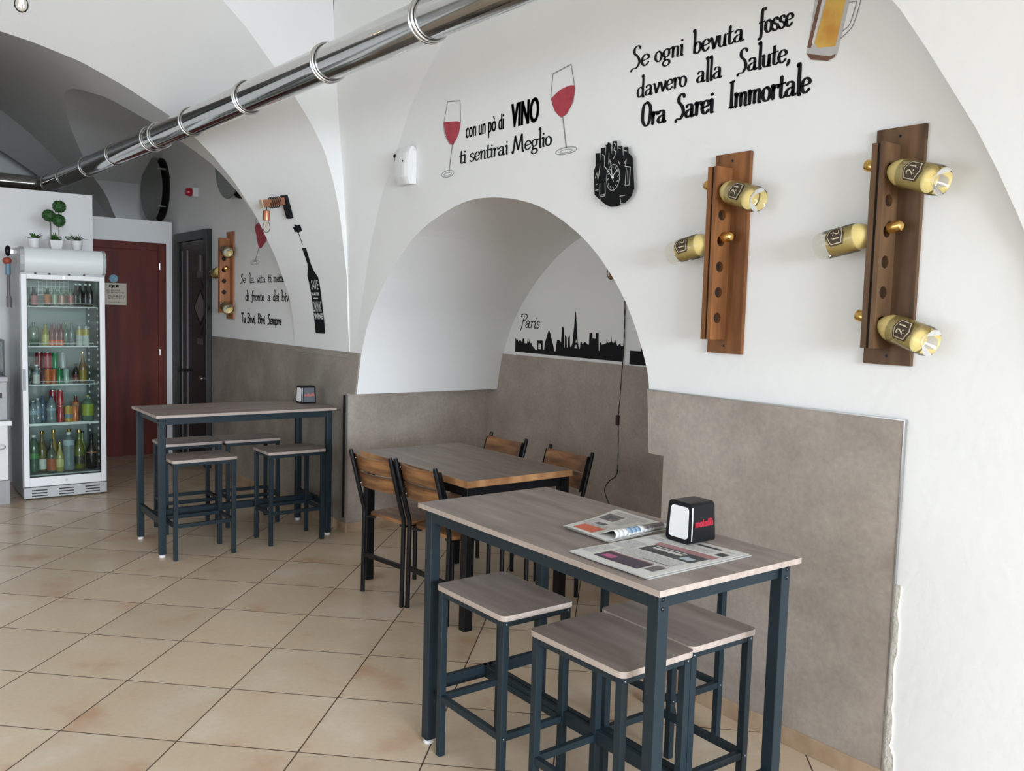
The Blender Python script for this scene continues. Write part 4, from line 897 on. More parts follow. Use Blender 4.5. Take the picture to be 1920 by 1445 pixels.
rack(8.02, mat('orange stained pine', (0.42, 0.17, 0.06), 0.5, vscale=3.0, stretch=(8, 8, 0.9), col2=(0.25, 0.085, 0.03), detail=7), 'orange wooden bottle rack with round holes on the far wall beside the dark door', [(5, -1, 'bottle sticking out near the top of the orange rack by the dark door', 0.30), (3, 1, 'bottle sticking out to the left of the orange rack by the dark door', 0.22), (0, -1, 'bottle sticking out near the foot of the orange rack by the dark door', 0.30)])
# ================================================================ LAMPS, DUCT, FITTINGS
BULBG = thin_glass('clear bulb glass', (0.99, 0.98, 0.96), 0.05, 0.9, 1.22)
FIL = mat('glowing filament', (1, 0.8, 0.5), 0.5, emit=(1.0, 0.72, 0.36), estr=22.0)
FILD = mat('unlit filament', (0.55, 0.42, 0.25), 0.4)
LAMPW = mat('reddish lamp wood', (0.34, 0.135, 0.055), 0.5, vscale=6, stretch=(1, 6, 6), col2=(0.19, 0.062, 0.025))
def frame_to(d, up=Vector((0, 0, 1))):
    x = Vector(d).normalized(); z = (up-x*up.dot(x)).normalized(); y = z.cross(x); return Matrix((x, y, z)).transposed().to_4x4()
def bulb(t, top, rb=0.03, fil=FILD, holder=COPPER, hr=0.026, hl=0.075):
    x, y, z = top
    B().lathe([(0.010, 0), (hr*0.95, -0.006), (hr, -0.012), (hr, -hl)], Matrix.Translation(top), 20).build('lamp_holder', holder, t, smooth=True)
    bz = z-hl
    g = B().lathe([(0.014, 0), (0.017, -0.010), (rb*.85, -0.025), (rb, -0.045), (rb*.93, -0.062), (rb*.6, -0.078), (0.002, -0.086)], Matrix.Translation((x, y, bz)), 20, caps=False).build('bulb', BULBG, t, smooth=True)
    f = B()
    for k in range(4):
        a = pi/2*k; f.tube([(x+0.004*cos(a), y+0.004*sin(a), bz-0.01), (x+0.011*cos(a), y+0.011*sin(a), bz-0.06)], 0.0012, 6)
    f.build('filament', fil, g)
# wall lamp on the arch
P = S(.579, .290); n = S_normal(.579, .290); td = (S(.56, .318)-S(.595, .262)).normalized()
lp = empty('wall_lamp', P, 0, 'black bracket wall lamp with a wooden arm and copper holder on the arch', 'wall lamp')
side = td.cross(n).normalized(); M = Matrix((td, side, n)).transposed().to_4x4()
B().box(-0.085, 0.085, -0.026, 0.026, 0.0, 0.028, M=M).build('bracket', BLACKM, lp, bevel=0.002)
ad = Vector((-0.95, 0.02, -0.20)).normalized(); FA = frame_to(ad); st = td*0.045+n*0.028
AM = Matrix.Translation(st) @ FA
B().box(0, 0.17, -0.024, 0.024, -0.026, 0.026, M=AM).build('arm', LAMPW, lp, bevel=0.002)
B().box(0.165, 0.172, -0.027, 0.027, -0.030, 0.030, M=AM).build('arm_end', mat('pale end grain', (0.62, 0.48, 0.34), 0.6, var=0.1), lp)
B().tube([AM @ Vector((0.035+0.075*k/60, 0.034*cos(2*pi*k/12), 0.037*sin(2*pi*k/12))) for k in range(61)], 0.0035, 6).build('wound_cord', mat('dark brown cord', (0.030, 0.012, 0.010), 0.6, var=0.3, vscale=80), lp, smooth=True)
tip = AM @ Vector((0.135, 0, -0.026)); B().tube([tip, tip+Vector((0, 0, -0.022))], 0.005, 8).build('drop_cord', BLACKM, lp)
bulb(lp, tip+Vector((0, 0, -0.020)), 0.028)
# wall lamp in the niche, cord and inline switch
lp = empty('wall_lamp', (NX, 4.20, 1.93), 0, 'reddish wooden wall lamp inside the niche, only its tip showing past the arch', 'wall lamp')
B().box(-0.028, 0, -0.03, 0.03, 0.0, 0.20).build('bracket', BLACKM, lp, bevel=0.002)
B().box(-0.15, -0.028, -0.025, 0.025, 0.06, 0.12).build('arm', LAMPW, lp, bevel=0.002)
bulb(lp, Vector((-0.10, 0.0, 0.052)), 0.028)
lp2 = lp
B().box(-0.030, 0.0, 0.035, 0.10, -0.10, 0.02).build('hanging_block', LAMPW, lp, bevel=0.002)
CORD = mat('twisted black cord', (0.020, 0.012, 0.010), 0.7, var=0.5, vscale=120)
cd = empty('lamp_cord', (NX-0.012, 4.15, 1.9), 0, 'twisted black cord with an inline switch hanging down the niche wall', 'cord')
cp = smooth_line([(0, 0.02, 0.0), (0, 0.006, -0.20), (0, 0.0, -0.49), (0, 0.02, -0.90), (0, 0.028, -0.98), (0, 0.020, -1.04), (0, 0.012, -1.29), (0, 0.030, -1.355), (0, 0.09, -1.40), (0, 0.128, -1.455), (0, 0.115, -1.50), (0, 0.08, -1.55), (0, 0.03, -1.62), (0, 0.0, -1.75), (0, 0.0, -1.83)], 6)
for ph in (0, pi):
    b = B(); pts = []
    for i, p in enumerate(cp):
        a = i*1.9+ph; pts.append((p[0]+0.0022*cos(a), p[1]+0.0022*sin(a), p[2]))
    b.tube(pts, 0.0026, 6).build('cord_strand', CORD, cd, smooth=True)
B().prism(rounded(-0.013, 0.013, -0.034, 0.034, 0.008), -0.012, 0.010, lambda u, v, d: (d, 0.026+u, -0.985+v)).build('inline_switch', mat('dark brown switch', (0.028, 0.012, 0.010), 0.35), cd, bevel=0.002)
for y, z in ((0.012, -0.49+0.0), (0.0, -0.20), (0.024, -0.90), (0.024, -1.315)):
    B().lathe([(0.006, 0), (0.006, 0.008)], Matrix.Translation((0.008, y, z)) @ Matrix.Rotation(R(-90), 4, 'Y'), 10).build('cord_clip', CHROME2, cd)
# hanging bulb at top left
pb = empty('pendant_bulb', (0.727, 5.0, 3.165), 0, 'bare glowing filament bulb hanging at the top left corner', 'pendant lamp')
bulb(pb, Vector((0, 0, -0.048)), 0.032, FIL, BLACKM, 0.02, 0.055)
B().tube([(0, 0, -0.05), (0, 0, 0.85)], 0.003, 6).build('drop_cord', BLACKM, pb)

# ---- polished ventilation duct
def dx_(y): return 1.87-(y-4)*0.0267
def dz_(y): return 2.752+(y-4)*0.002
du = empty('ventilation_duct', (dx_(0), 0, 0), 0, 'polished steel ventilation duct running under the vaults', 'ventilation duct')
r = 0.082; ye = 10.25; X0 = dx_(0)
b = B().tube([(dx_(y)-X0, y, dz_(y)) for y in (-4.3, 3.0, 5.0, 7.0, 9.0, ye)], r, 40)
b.build('duct_pipe', CHROME, du, smooth=True)
el = []
for k in range(7):
    a = pi/2*k/6; el.append((dx_(ye)-X0-0.13*(1-cos(a)), ye+0.13*sin(a), dz_(ye)))
B().tube(el, r*1.01, 32).build('elbow', CHROME, du, smooth=True, ang=60)
B().tube([(el[-1][0], ye+0.13, dz_(ye)), (-3.4, ye+0.13, dz_(ye))], r, 32).build('duct_pipe', CHROME, du, smooth=True)
for i, y in enumerate((0.6, 1.9, 3.13, 4.0, 4.98, 5.90, 6.56, 6.74, 7.68, 8.55, 9.45, 10.15)):
    c = Vector((dx_(y)-X0, y, dz_(y))); ring = B()
    for dy in ((-0.012, 0.012) if i < 5 else (0,)):
        pts = [c+Vector(((r+0.006)*cos(2*pi*k/36), dy, (r+0.006)*sin(2*pi*k/36))) for k in range(37)]
        ring.tube(pts, 0.006, 8)
    ring.build('clamp_ring', CHROME2, du, smooth=True)
# round glass covers over the dark ventilation openings
GG = mat('greenish glass cover', (0.185, 0.205, 0.175), 0.22, var=0.05)
def porthole(y, z, rr, label, tilt=0.0, sh=0.06):
    t = empty('ventilation_opening', (WX, y, z), 0, label, 'vent')
    Q = Matrix.Rotation(R(-90), 4, 'Y')
    B().lathe([(rr*1.0, 0.0), (rr*1.0, 0.012)], Q, 48).build('opening', DARKHOLE, t)
    B().lathe([(rr*1.01, 0.0), (rr*0.99, 0.008)], Matrix.Translation((-0.085, sh, 0.0)) @ Matrix.Rotation(tilt, 4, 'Z') @ Q, 48).build('glass_cover', GG, t, smooth=True, ang=40)
    for a in (0.75, 2.4, 3.9, 5.5):
        B().lathe([(0.012, 0), (0.012, 0.075)], Matrix.Translation((-0.010, rr*0.85*cos(a), rr*0.85*sin(a))) @ Q, 10).build('standoff', CHROME2, t)
porthole(10.25, 2.82, 0.34, 'round greenish glass cover standing off a dark wall opening above the dark door', 0.06)
porthole(7.76, 2.86, 0.34, 'round greenish glass cover high on the far wall, cut off by the arch', 0.0, 0.10)
# fire alarm sounder
al = empty('alarm_light', (WX, 9.02, 2.68), 0, 'small red alarm light on a white base high on the wall', 'alarm light')
B().box(-0.05, 0, -0.055, 0.055, -0.045, 0.045).build('base', WHITEP, al, bevel=0.006)
B().lathe([(0.040, 0), (0.042, 0.02), (0.034, 0.050), (0.030, 0.056), (0.028, 0.058)], Matrix.Translation((-0.05, 0, 0)) @ Matrix.Rotation(R(-90), 4, 'Y'), 20).build('red_lens', mat('red lens', (0.42, 0.015, 0.03), 0.2, var=0.1), al, smooth=True)

# ---- sign and sticker on the red door
sg = empty('door_sign', (2.202, 9.652, 1.662), 0, 'cream paper sign reading QUI on the red-brown door', 'sign')
B().box(-0.107, 0.107, -0.004, 0, -0.110, 0.110).build('sign_sheet', mat('cream sign', (0.58, 0.53, 0.42), 0.6, var=0.03), sg)
b = B(); fs_ = lambda u, v: (u, -0.0050, v)
type_text(b, 'QUI', -0.060, 0.060, 0.090, 0.034, 0.03, 0, fs_, .002)
for s, u, v, w_, h_ in (('RICARICHE', -0.085, 0.026, 0.13, 0.016), ('TELEFONICHE', -0.085, 0.006, 0.17, 0.016), ('PAGAMENTO', -0.065, -0.030, 0.155, 0.018), ('BOLLETTINI', -0.065, -0.052, 0.145, 0.016), ('posta luce gas', -0.07, -0.086, 0.12, 0.010)): type_text(b, s, u, v, w_, h_, 0.015, 0, fs_)
b.build('sign_lettering', mat('brown sign print', (0.085, 0.060, 0.045), 0.6), sg)
o = B().lathe([(0.041, 0), (0.041, 0.002)], Matrix.Translation((2.188, 9.654, 1.816)) @ Matrix.Rotation(R(90), 4, 'X'), 28).build('round_sticker', mat('light blue sticker', (0.20, 0.40, 0.50), 0.5, var=0.3, vscale=40)); tag(o, 'round light blue sticker above the cream sign on the door', 'sticker')

# ================================================================ FRIDGE
fx0, fx1, fy0, fy1 = 1.098, 1.708, 7.85, 8.42
fr = empty('drinks_fridge', ((fx0+fx1)/2, fy0, 0), 0, 'tall grey glass-door drinks fridge full of bottles and cans', 'fridge')
FG = mat('light grey fridge metal', (0.46, 0.47, 0.47), 0.4, var=0.03); FI = mat('fridge lining', (0.27, 0.30, 0.285), 0.45, var=0.03)
W2 = (fx1-fx0)/2
b = B().box(-W2, -W2+0.03, 0.03, 0.57, 0.19, 1.79).box(W2-0.03, W2, 0.03, 0.57, 0.19, 1.79).box(-W2, W2, 0.03, 0.57, 1.7905, 1.99).box(-W2, W2, 0.031, 0.57, 0.02, 0.1895)
b.build('cabinet', FG, fr)
B().box(-W2+0.0352, W2-0.0352, 0.54, 0.569, 0.191, 1.789).box(-W2+0.0305, -W2+0.034, 0.04, 0.54, 0.19, 1.79).box(W2-0.034, W2-0.0305, 0.04, 0.54, 0.19, 1.79).build('lining', FI, fr)
# evaporator grille at the back of the top shelf
b = B()
for k in range(8): b.box(-0.10+k*0.033, -0.096+k*0.033, 0.525, 0.53, 1.62, 1.76)
for k in range(4): b.box(-0.10, 0.135, 0.525, 0.53, 1.63+k*0.035, 1.634+k*0.035)
b.build('evaporator_grille', WHITEP, fr)
# shelf rails with bright notches on the right side
b = B()
for z in [0.25+0.055*k for k in range(24)]:
    b.box(W2-0.043, W2-0.034, 0.07, 0.095, z, z+0.018); b.box(W2-0.043, W2-0.034, 0.40, 0.425, z, z+0.018)
b.build('shelf_rail_notches', WHITEP, fr)
# door
dr = B().box(-W2+0.002, -W2+0.042, -0.025, 0.022, 0.105, 1.785).box(W2-0.042, W2-0.002, -0.025, 0.022, 0.105, 1.785).box(-W2+0.042, W2-0.042, -0.025, 0.022, 1.748, 1.785).box(-W2+0.042, W2-0.042, -0.025, 0.022, 0.105, 0.178)
door = dr.build('door', WHITEP, fr, bevel=0.003)
B().box(-W2+0.040, -W2+0.046, -0.018, 0.022, 0.176, 1.750).box(W2-0.046, W2-0.040, -0.018, 0.022, 0.176, 1.750).box(-W2+0.04, W2-0.04, -0.018, 0.022, 1.744, 1.750).box(-W2+0.04, W2-0.04, -0.018, 0.022, 0.176, 0.182).build('gasket', BLACKM, door)
B().box(-W2+0.046, W2-0.046, -0.006, -0.002, 0.182, 1.744).build('glass_pane', thin_glass('fridge glass', (0.90, 0.955, 0.93), 0.03, 0.55), door)
B().box(-W2-0.004, -W2+0.024, -0.042, -0.024, 0.875, 1.045).box(-W2+0.004, -W2+0.016, -0.046, -0.040, 0.89, 1.03).build('handle', GREYP, door, bevel=0.003)
for z in (0.142, 1.766): B().lathe([(0.010, 0), (0.010, 0.004)], Matrix.Translation((0.0, -0.025, z)) @ Matrix.Rotation(R(90), 4, 'X'), 14).build('lock', CHROME2, door)
# curved light header
b = B(); prof_ = [(-0.0, 1.795), (-0.035, 1.815), (-0.055, 1.86), (-0.055, 1.93), (-0.035, 1.975), (0.0, 1.992)]
vs = [(x, y, z) for x in (-W2+0.028, W2-0.020) for y, z in prof_]; n = len(prof_)
b.add(vs, [(i, i+1, n+i+1, n+i) for i in range(n-1)]); hd = b.build('header_diffuser', mat('white header plastic', (0.60, 0.615, 0.615), 0.35, emit=(0.9, 1, 1), estr=0.10, var=0.02), fr, smooth=True, ang=50)
for x0, x1 in ((-W2-0.002, -W2+0.028), (W2-0.020, W2+0.004)): B().prism([(0.03, 1.785)]+[(y-0.006, z) for y, z in prof_]+[(0.03, 1.998)], x0, x1, lambda u, v, d: (d, u, v)).build('header_end_cap', GREYP, fr)
b = B().box(-W2, W2, -0.02, 0.03, 1.786, 1.797)
b.build('header_ledge', FG, fr)
b = B()
for x in (-0.20, -0.10, 0.04, 0.15): b.lathe([(0.009, 0), (0.006, 0.006)], Matrix.Translation((x, -0.021, 1.792)) @ Matrix.Rotation(R(90), 4, 'X'), 8)
b.build('header_screws', BLACKM, fr)
# kick grille
gr = B().box(-W2, W2, -0.022, 0.03, 0.012, 0.098).build('kick_panel', FG, fr, bevel=0.004)
for cx_ in (-0.195, 0.0, 0.195):
    b = B()
    for z in (0.030, 0.052, 0.074): b.box(cx_-0.055, cx_+0.055, -0.0235, -0.020, z-0.004, z+0.004)
    b.build('vent_slots', DARKHOLE, gr)
b = B()
for x in (-W2+0.03, W2-0.03):
    for y in (0.0, 0.52): b.lathe([(0.014, 0), (0.014, 0.014)], Matrix.Translation((x, y, 0)), 10)
b.build('foot', BLACKM, fr)
SHZ = [1.540, 1.222, 0.915, 0.598]
for k, z in enumerate(SHZ):
    b = B(); n = 26
    b.box(-W2+0.036, W2-0.045, 0.045, 0.051, z-0.010, z-0.003).box(-W2+0.036, W2-0.045, 0.48, 0.486, z-0.010, z-0.003)
    for i in range(n+1):
        x = -W2+0.038+(2*W2-0.085)*i/n; b.box(x-0.0012, x+0.0012, 0.048, 0.483, z-0.004, z-0.001)
    if k < 3: b.tube([(-W2+0.065, 0.048, z-0.006), (-W2+0.065, 0.048, z+0.022), (W2-0.075, 0.048, z+0.022), (W2-0.075, 0.048, z-0.006)], 0.0022, 6)
    else: b.box(-W2+0.036, W2-0.045, 0.043, 0.046, z-0.016, z+0.004)
    b.build('wire_shelf', WHITEP, fr)
fl_ = bpy.data.lights.new('fridge_lamp', 'AREA'); fl_.shape = 'RECTANGLE'; fl_.size = 0.45; fl_.size_y = 0.05; fl_.energy = 0.5; fl_.color = (0.93, 1, 0.97)
lo = bpy.data.objects.new('fridge_lamp', fl_); COL.objects.link(lo); lo.location = ((fx0+fx1)/2, fy0+0.07, 1.775); lo.rotation_euler = (R(20), 0, 0)
B().box(-0.24, 0.24, 0.05, 0.09, 1.778, 1.789).build('light_bar', WHITEP, fr)

# ---- fridge contents
def cm(name, col, rough=0.25, trans=0.0): return mat(name, col, rough, var=0.12, vscale=25, trans=trans)
BP = {  # radius fraction, height fraction
 'beer': [(0.9, 0), (1, .02), (1, .55), (.85, .66), (.45, .78), (.40, .95)],
 'small': [(0.9, 0), (1, .02), (1, .60), (.8, .70), (.5, .80), (.48, .95)],
 'pet': [(0.85, 0), (1, .03), (1, .22), (.93, .26), (1, .30), (.93, .38), (1, .45), (1, .62), (.9, .74), (.5, .88), (.34, .92), (.34, .95)],
 'champ': [(0.9, 0), (1, .02), (1, .48), (.85, .58), (.45, .72), (.36, .80), (.34, .95)],
 'can': [(0.80, 0), (1, .05), (1, .92), (.82, .985), (.82, 1.0)],
 'wide': [(0.9, 0), (1, .02), (1, .70), (.8, .80), (.3, .86), (.3, .95)],
}
def drink(px, shelf, kind, h, r, body, label, cat, lab=None, lz=(.18, .5), cap=None, y=0.085, z0=0.0, clear=False):
    x = 1.140+(px-48)/139*0.530; z = (SHZ+[0.200])[shelf]-0.0005+z0
    t = bpy.data.objects.new({'can': 'drink_can'}.get(kind, 'drink_bottle'), None); COL.objects.link(t); t.location = (x, fy0+y, z); t.empty_display_size = 0.03
    tag(t, label, cat, 'drinks in the fridge')
    pr = [(a*r, c*h) for a, c in BP[kind]]
    if kind == 'can':
        B().lathe(pr[:4], None, 18).build('can_body', body, t, smooth=True, ang=30)
        B().lathe([(0.82*r, .985*h), (0.82*r, h), (0.7*r, h-0.002)], None, 18).build('can_lid', CHROME2, t, smooth=True)
    else:
        B().lathe(pr, None, 18).build('bottle_body', body, t, smooth=True, ang=60)
        B().lathe([(pr[-1][0]*1.12, h*.94), (pr[-1][0]*1.12, h)], None, 14).build('cap', cap or WHITEP, t, smooth=True)
    if lab: B().lathe([(r*1.015, lz[0]*h), (r*1.015, lz[1]*h)], None, 18, caps=False).build('label', lab, t, smooth=True)
DG = cm('dark green glass', (0.018, 0.05, 0.03)); DKG = cm('near black glass', (0.012, 0.010, 0.010)); PG = cm('pale green glass', (0.22, 0.30, 0.22), 0.15, .35)
PINKL = cm('pink label', (0.50, 0.16, 0.19), .5); ORL = cm('orange label', (0.55, 0.20, 0.09), .5); YG = cm('yellow green drink', (0.42, 0.38, 0.07), .2, .2); CLR = cm('clear water bottle', (0.45, 0.55, 0.58), .12, .55)
RD = cm('red can', (0.42, 0.02, 0.03), .25); DRD = cm('dark red can', (0.22, 0.015, 0.02), .25); OC = cm('orange can', (0.62, 0.16, 0.04)); GC = cm('green can', (0.02, 0.20, 0.07)); SLV = cm('silver can', (0.45, 0.47, 0.48)); YC = cm('yellow can', (0.60, 0.36, 0.06))
GLD = cm('golden wine', (0.40, 0.27, 0.05), .15, .2); OLV = cm('olive green glass', (0.19, 0.20, 0.04), .15, .2); LIME = cm('lime label', (0.34, 0.42, 0.05), .4); WL2 = cm('white label', (0.62, 0.63, 0.58), .5); BLC = cm('blue cap', (0.05, 0.08, 0.22), .4); GRL = cm('green label', (0.05, 0.25, 0.06), .4)
BB = 'bottle'; CC = 'can'
drink(58, 0, 'small', .145, .024, DG, 'dark green bottle at the far left of the top fridge shelf', BB, None, cap=DG, y=.15)
drink(65.5, 0, 'small', .145, .024, DKG, 'small dark bottle with a pink label on the left of the top fridge shelf', BB, PINKL, (.05, .55), DKG)
drink(90.5, 0, 'small', .140, .024, DG, 'small bottle with an orange label on the top fridge shelf', BB, ORL, (.10, .66), DG)
drink(104, 0, 'small', .140, .023, PG, 'small bottle with a pale green label on the top fridge shelf', BB, cm('pale green label', (.34, .40, .28)), (.10, .66), cm('pale cap', (.3, .4, .33)))
drink(118, 0, 'small', .140, .023, PG, 'small green bottle with a pink label in the middle of the top fridge shelf', BB, cm('salmon label', (.50, .25, .20)), (.10, .62), DG)
drink(135, 0, 'small', .140, .023, PG, 'small green bottle with a red label right of the middle on the top fridge shelf', BB, cm('reddish label', (.46, .15, .13)), (.10, .64), DG)
for i, (px, lb) in enumerate(((145, 'leftmost of the four black bottles on the top fridge shelf'), (154, 'second from the left of the four black bottles on the top fridge shelf'), (164, 'third from the left of the four black bottles on the top fridge shelf'), (174, 'rightmost of the four black bottles on the top fridge shelf'))):
    drink(px, 0, 'beer', .185, .024, DKG, lb, BB, cm('black label', (.05, .045, .045)), (.15, .4), cm('silver cap', (.35, .35, .35)), y=.085+.012*(i % 2))
drink(64, 1, 'wide', .185, .040, PG, 'wide dull green bottle at the left of the second fridge shelf', BB, None, cap=DG, y=.10)
drink(86, 1, 'beer', .175, .027, YG, 'yellow green bottle left on the second fridge shelf', BB, cm('yellow label', (.55, .48, .12)), (.1, .5), cm('green cap', (.1, .2, .1)))
for px, lb in ((98, 'leftmost of three pink bottles with bright orange bases on the second fridge shelf'), (107, 'middle of three pink bottles with bright orange bases on the second fridge shelf'), (116, 'rightmost of three pink bottles with bright orange bases on the second fridge shelf')):
    drink(px, 1, 'beer', .185, .021, cm('pinkish glass', (.24, .10, .10)), lb, BB, cm('orange red label', (.75, .14, .06)), (.02, .26), cm('pink cap', (.5, .25, .3)))
drink(125, 1, 'beer', .185, .022, PG, 'pale green bottle in the middle of the second fridge shelf', BB, None, cap=PG)
drink(136, 1, 'beer', .185, .023, CLR, 'clear bottle in the middle of the second fridge shelf', BB, None, cap=PG)
drink(151, 1, 'beer', .170, .026, WL2, 'left of two white bottles with yellow tops on the second fridge shelf', BB, cm('yellow shoulder', (.55, .42, .10)), (.50, .78), CLR)
drink(164, 1, 'beer', .170, .026, WL2, 'right of two white bottles with yellow tops on the second fridge shelf', BB, cm('yellow shoulder', (.55, .42, .10)), (.50, .78), CLR)
drink(58, 2, 'small', .17, .022, DG, 'dark green bottle at the left end of the third fridge shelf', BB, None, cap=DG, y=.16)
drink(68, 2, 'small', .155, .026, CLR, 'clear bottle with a white label at the left of the third fridge shelf', BB, WL2, (.05, .5), WHITEP)
drink(76, 2, 'can', .125, .030, cm('maroon can', (.13, .02, .03)), 'maroon can at the left of the third fridge shelf', CC, y=.17)
drink(77, 2, 'can', .125, .030, DRD, 'dark red can in the upper layer at the left of the third fridge shelf', CC, y=.17, z0=.126)
drink(90, 2, 'can', .120, .026, OC, 'orange can with a bright stripe in the lower layer of the third fridge shelf', CC, y=.10)
drink(90, 2, 'can', .130, .028, RD, 'red can stacked on the orange can on the third fridge shelf', CC, y=.10, z0=.121)
drink(102, 2, 'can', .120, .022, cm('deep orange can', (.55, .13, .04)), 'narrow deep orange can on the third fridge shelf', CC, y=.11)
drink(112, 2, 'can', .120, .025, GC, 'green can in the lower layer of the third fridge shelf', CC, y=.10)
drink(105, 2, 'can', .130, .024, cm('bright green can', (.03, .26, .10)), 'green can stacked in the upper layer of the third fridge shelf', CC, y=.12, z0=.121)
drink(125, 2, 'can', .120, .023, cm('pale green can', (.35, .48, .42)), 'pale green and silver can in the lower layer of the third fridge shelf', CC, y=.10)
drink(120, 2, 'can', .128, .024, SLV, 'silver can stacked in the upper layer of the third fridge shelf', CC, y=.12, z0=.121)
drink(145, 2, 'beer', .16, .024, DKG, 'dark bottle right of the cans on the third fridge shelf', BB, cm('dark red label', (.15, .03, .03)), (.1, .45), DKG, y=.12)
drink(159, 2, 'champ', .255, .031, cm('amber bottle', (.22, .12, .06)), 'amber bottle with a golden neck at the right of the third fridge shelf', BB, GLD, (.08, .42), GOLD, y=.12)
drink(60, 3, 'pet', .185, .030, CLR, 'clear water bottle at the left end of the fourth fridge shelf', BB, cm('light blue label', (.35, .45, .52)), (.40, .58), WHITEP)
drink(71, 3, 'pet', .20, .030, CLR, 'second clear water bottle from the left on the fourth fridge shelf', BB, cm('bluish label', (.22, .30, .42)), (.40, .58), WHITEP, y=.13)
drink(83, 3, 'pet', .21, .026, cm('blue tinted bottle', (.16, .24, .36), .15, .4), 'blue tinted water bottle on the fourth fridge shelf', BB, None, cap=BLC, y=.19)
drink(95, 3, 'pet', .215, .036, CLR, 'large clear water bottle with a dark blue cap on the fourth fridge shelf', BB, cm('light blue label', (.35, .45, .52)), (.46, .56), BLC, y=.09)
drink(101, 3, 'can', .26, .024, cm('crimson can', (.34, .015, .03)), 'tall crimson can behind the front can on the fourth fridge shelf', CC, y=.16)
drink(112, 3, 'can', .130, .024, RD, 'bright red can in the lower layer of the fourth fridge shelf', CC)
drink(112, 3, 'can', .135, .024, RD, 'bright red can stacked on the other red can of the fourth fridge shelf', CC, z0=.131)
drink(128, 3, 'can', .135, .030, YC, 'orange yellow can in the middle of the fourth fridge shelf', CC, cm('blue print', (.2, .3, .4)), (.25, .5))
drink(141, 3, 'can', .130, .024, OC, 'orange red can right of the yellow can on the fourth fridge shelf', CC)
drink(146, 3, 'beer', .22, .028, cm('red brown bottle', (.20, .045, .03)), 'red brown bottle with an orange neck on the fourth fridge shelf', BB, ORL, (.55, .72), cm('pale cap', (.3, .4, .33)), y=.16)
drink(167, 3, 'wide', .215, .046, PG, 'wide bottle with a lime green label at the right of the fourth fridge shelf', BB, LIME, (.22, .66), cm('yellow cap', (.5, .4, .1)), y=.11)
drink(61, 4, 'pet', .305, .040, cm('green water bottle', (.08, .19, .12), .15, .4), 'tall green water bottle with green label at the left on the fridge floor', BB, GRL, (.38, .52), WHITEP, y=.10)
drink(79, 4, 'champ', .325, .040, cm('brown gold glass', (.20, .15, .06), .2, .2), 'champagne bottle with a white label second from left on the fridge floor', BB, WL2, (.05, .30), GOLD, y=.16)
drink(94, 4, 'champ', .265, .036, cm('smoky glass', (.16, .17, .13), .2, .3), 'bottle with a wide orange red label on the fridge floor', BB, cm('brick label', (.42, .12, .06)), (.04, .40), cm('dark teal cap', (.03, .10, .10)), y=.09)
drink(103, 4, 'champ', .325, .040, GLD, 'golden champagne bottle behind the orange labelled one on the fridge floor', BB, None, cap=GOLD, y=.20)
drink(109.5, 4, 'champ', .240, .030, cm('lemon bottle', (.45, .40, .12), .2, .2), 'lemon yellow bottle in the middle of the fridge floor', BB, cm('lemon label', (.60, .55, .22)), (.15, .42), GOLD, y=.075)
drink(128, 4, 'pet', .315, .044, CLR, 'large clear ribbed water bottle with a pale blue label on the fridge floor', BB, cm('pale blue label', (.42, .50, .54)), (.66, .80), WHITEP, y=.10)
drink(134, 4, 'champ', .325, .038, GLD, 'golden champagne bottle behind the big water bottle on the fridge floor', BB, None, cap=GOLD, y=.21)
drink(150, 4, 'champ', .325, .042, OLV, 'olive green champagne bottle right of the big water bottle on the fridge floor', BB, cm('dark label', (.06, .05, .04)), (.14, .34), GOLD, y=.13)
drink(161, 4, 'champ', .30, .036, cm('pale olive bottle', (.26, .28, .12), .2, .2), 'pale olive bottle left of the black bottle on the fridge floor', BB, None, cap=DG, y=.22)
drink(173, 4, 'champ', .285, .040, DKG, 'black bottle with an orange seal at the right on the fridge floor', BB, cm('orange tag', (.42, .16, .08)), (.46, .50), DKG, y=.10)

# ---- plants on top of the fridge
POTW = mat('white ceramic pot', (0.80, 0.79, 0.77), 0.4, var=0.02)
LEAF = mat('fresh green leaf', (0.060, 0.17, 0.030), 0.5, var=0.4, vscale=40); LEAF2 = mat('dull green leaf', (0.075, 0.13, 0.045), 0.5, var=0.45, vscale=40); TOPI = mat('boxwood green', (0.030, 0.115, 0.022), 0.55, vscale=60, col2=(0.012, 0.050, 0.010))
def pot(t, r, h, taper=0.8):
    B().lathe([(r*taper*.9, 0), (r*taper, 0.004), (r, h), (r*.90, h), (r*.86, h-0.012), (0.001, h-0.012)], None, 24).build('pot', POTW, t, smooth=True, ang=40)
def spiky(t, n, L, wd, z, rs, m, up=0.9):
    b = B(); rn = random.Random(rs)
    for i in range(n):
        a = rn.random()*2*pi; el_ = 0.3+rn.random()*up; l = L*(.7+.5*rn.random()); d = Vector((cos(a)*cos(el_), sin(a)*cos(el_), sin(el_))); s_ = Vector((-sin(a), cos(a), 0)); p0 = Vector((0, 0, z)); nn = d.cross(s_)
        prev = None
        for k in range(5):
            f_ = k/4; p = p0+d*l*f_-Vector((0, 0, 0.25*l*f_*f_)); wk = wd*(1-f_)**.7*(1 if k else .7)+0.0004
            cur = (p+s_*wk, p+nn*wk*.35, p-s_*wk, p-nn*wk*.35)
            if prev: b.add(list(prev)+list(cur), [(j, (j+1) % 4, 4+(j+1) % 4, 4+j) for j in range(4)])
            prev = cur
    b.build('leaves', m, t, smooth=True, ang=70)
p1_ = empty('succulent', (1.236, 8.08, 2.000), 0, 'small broad-leaved succulent in a white pot, leftmost on the fridge top', 'potted plant'); pot(p1_, .048, .078, .86); spiky(p1_, 16, .080, .016, .070, 5, LEAF, .8)
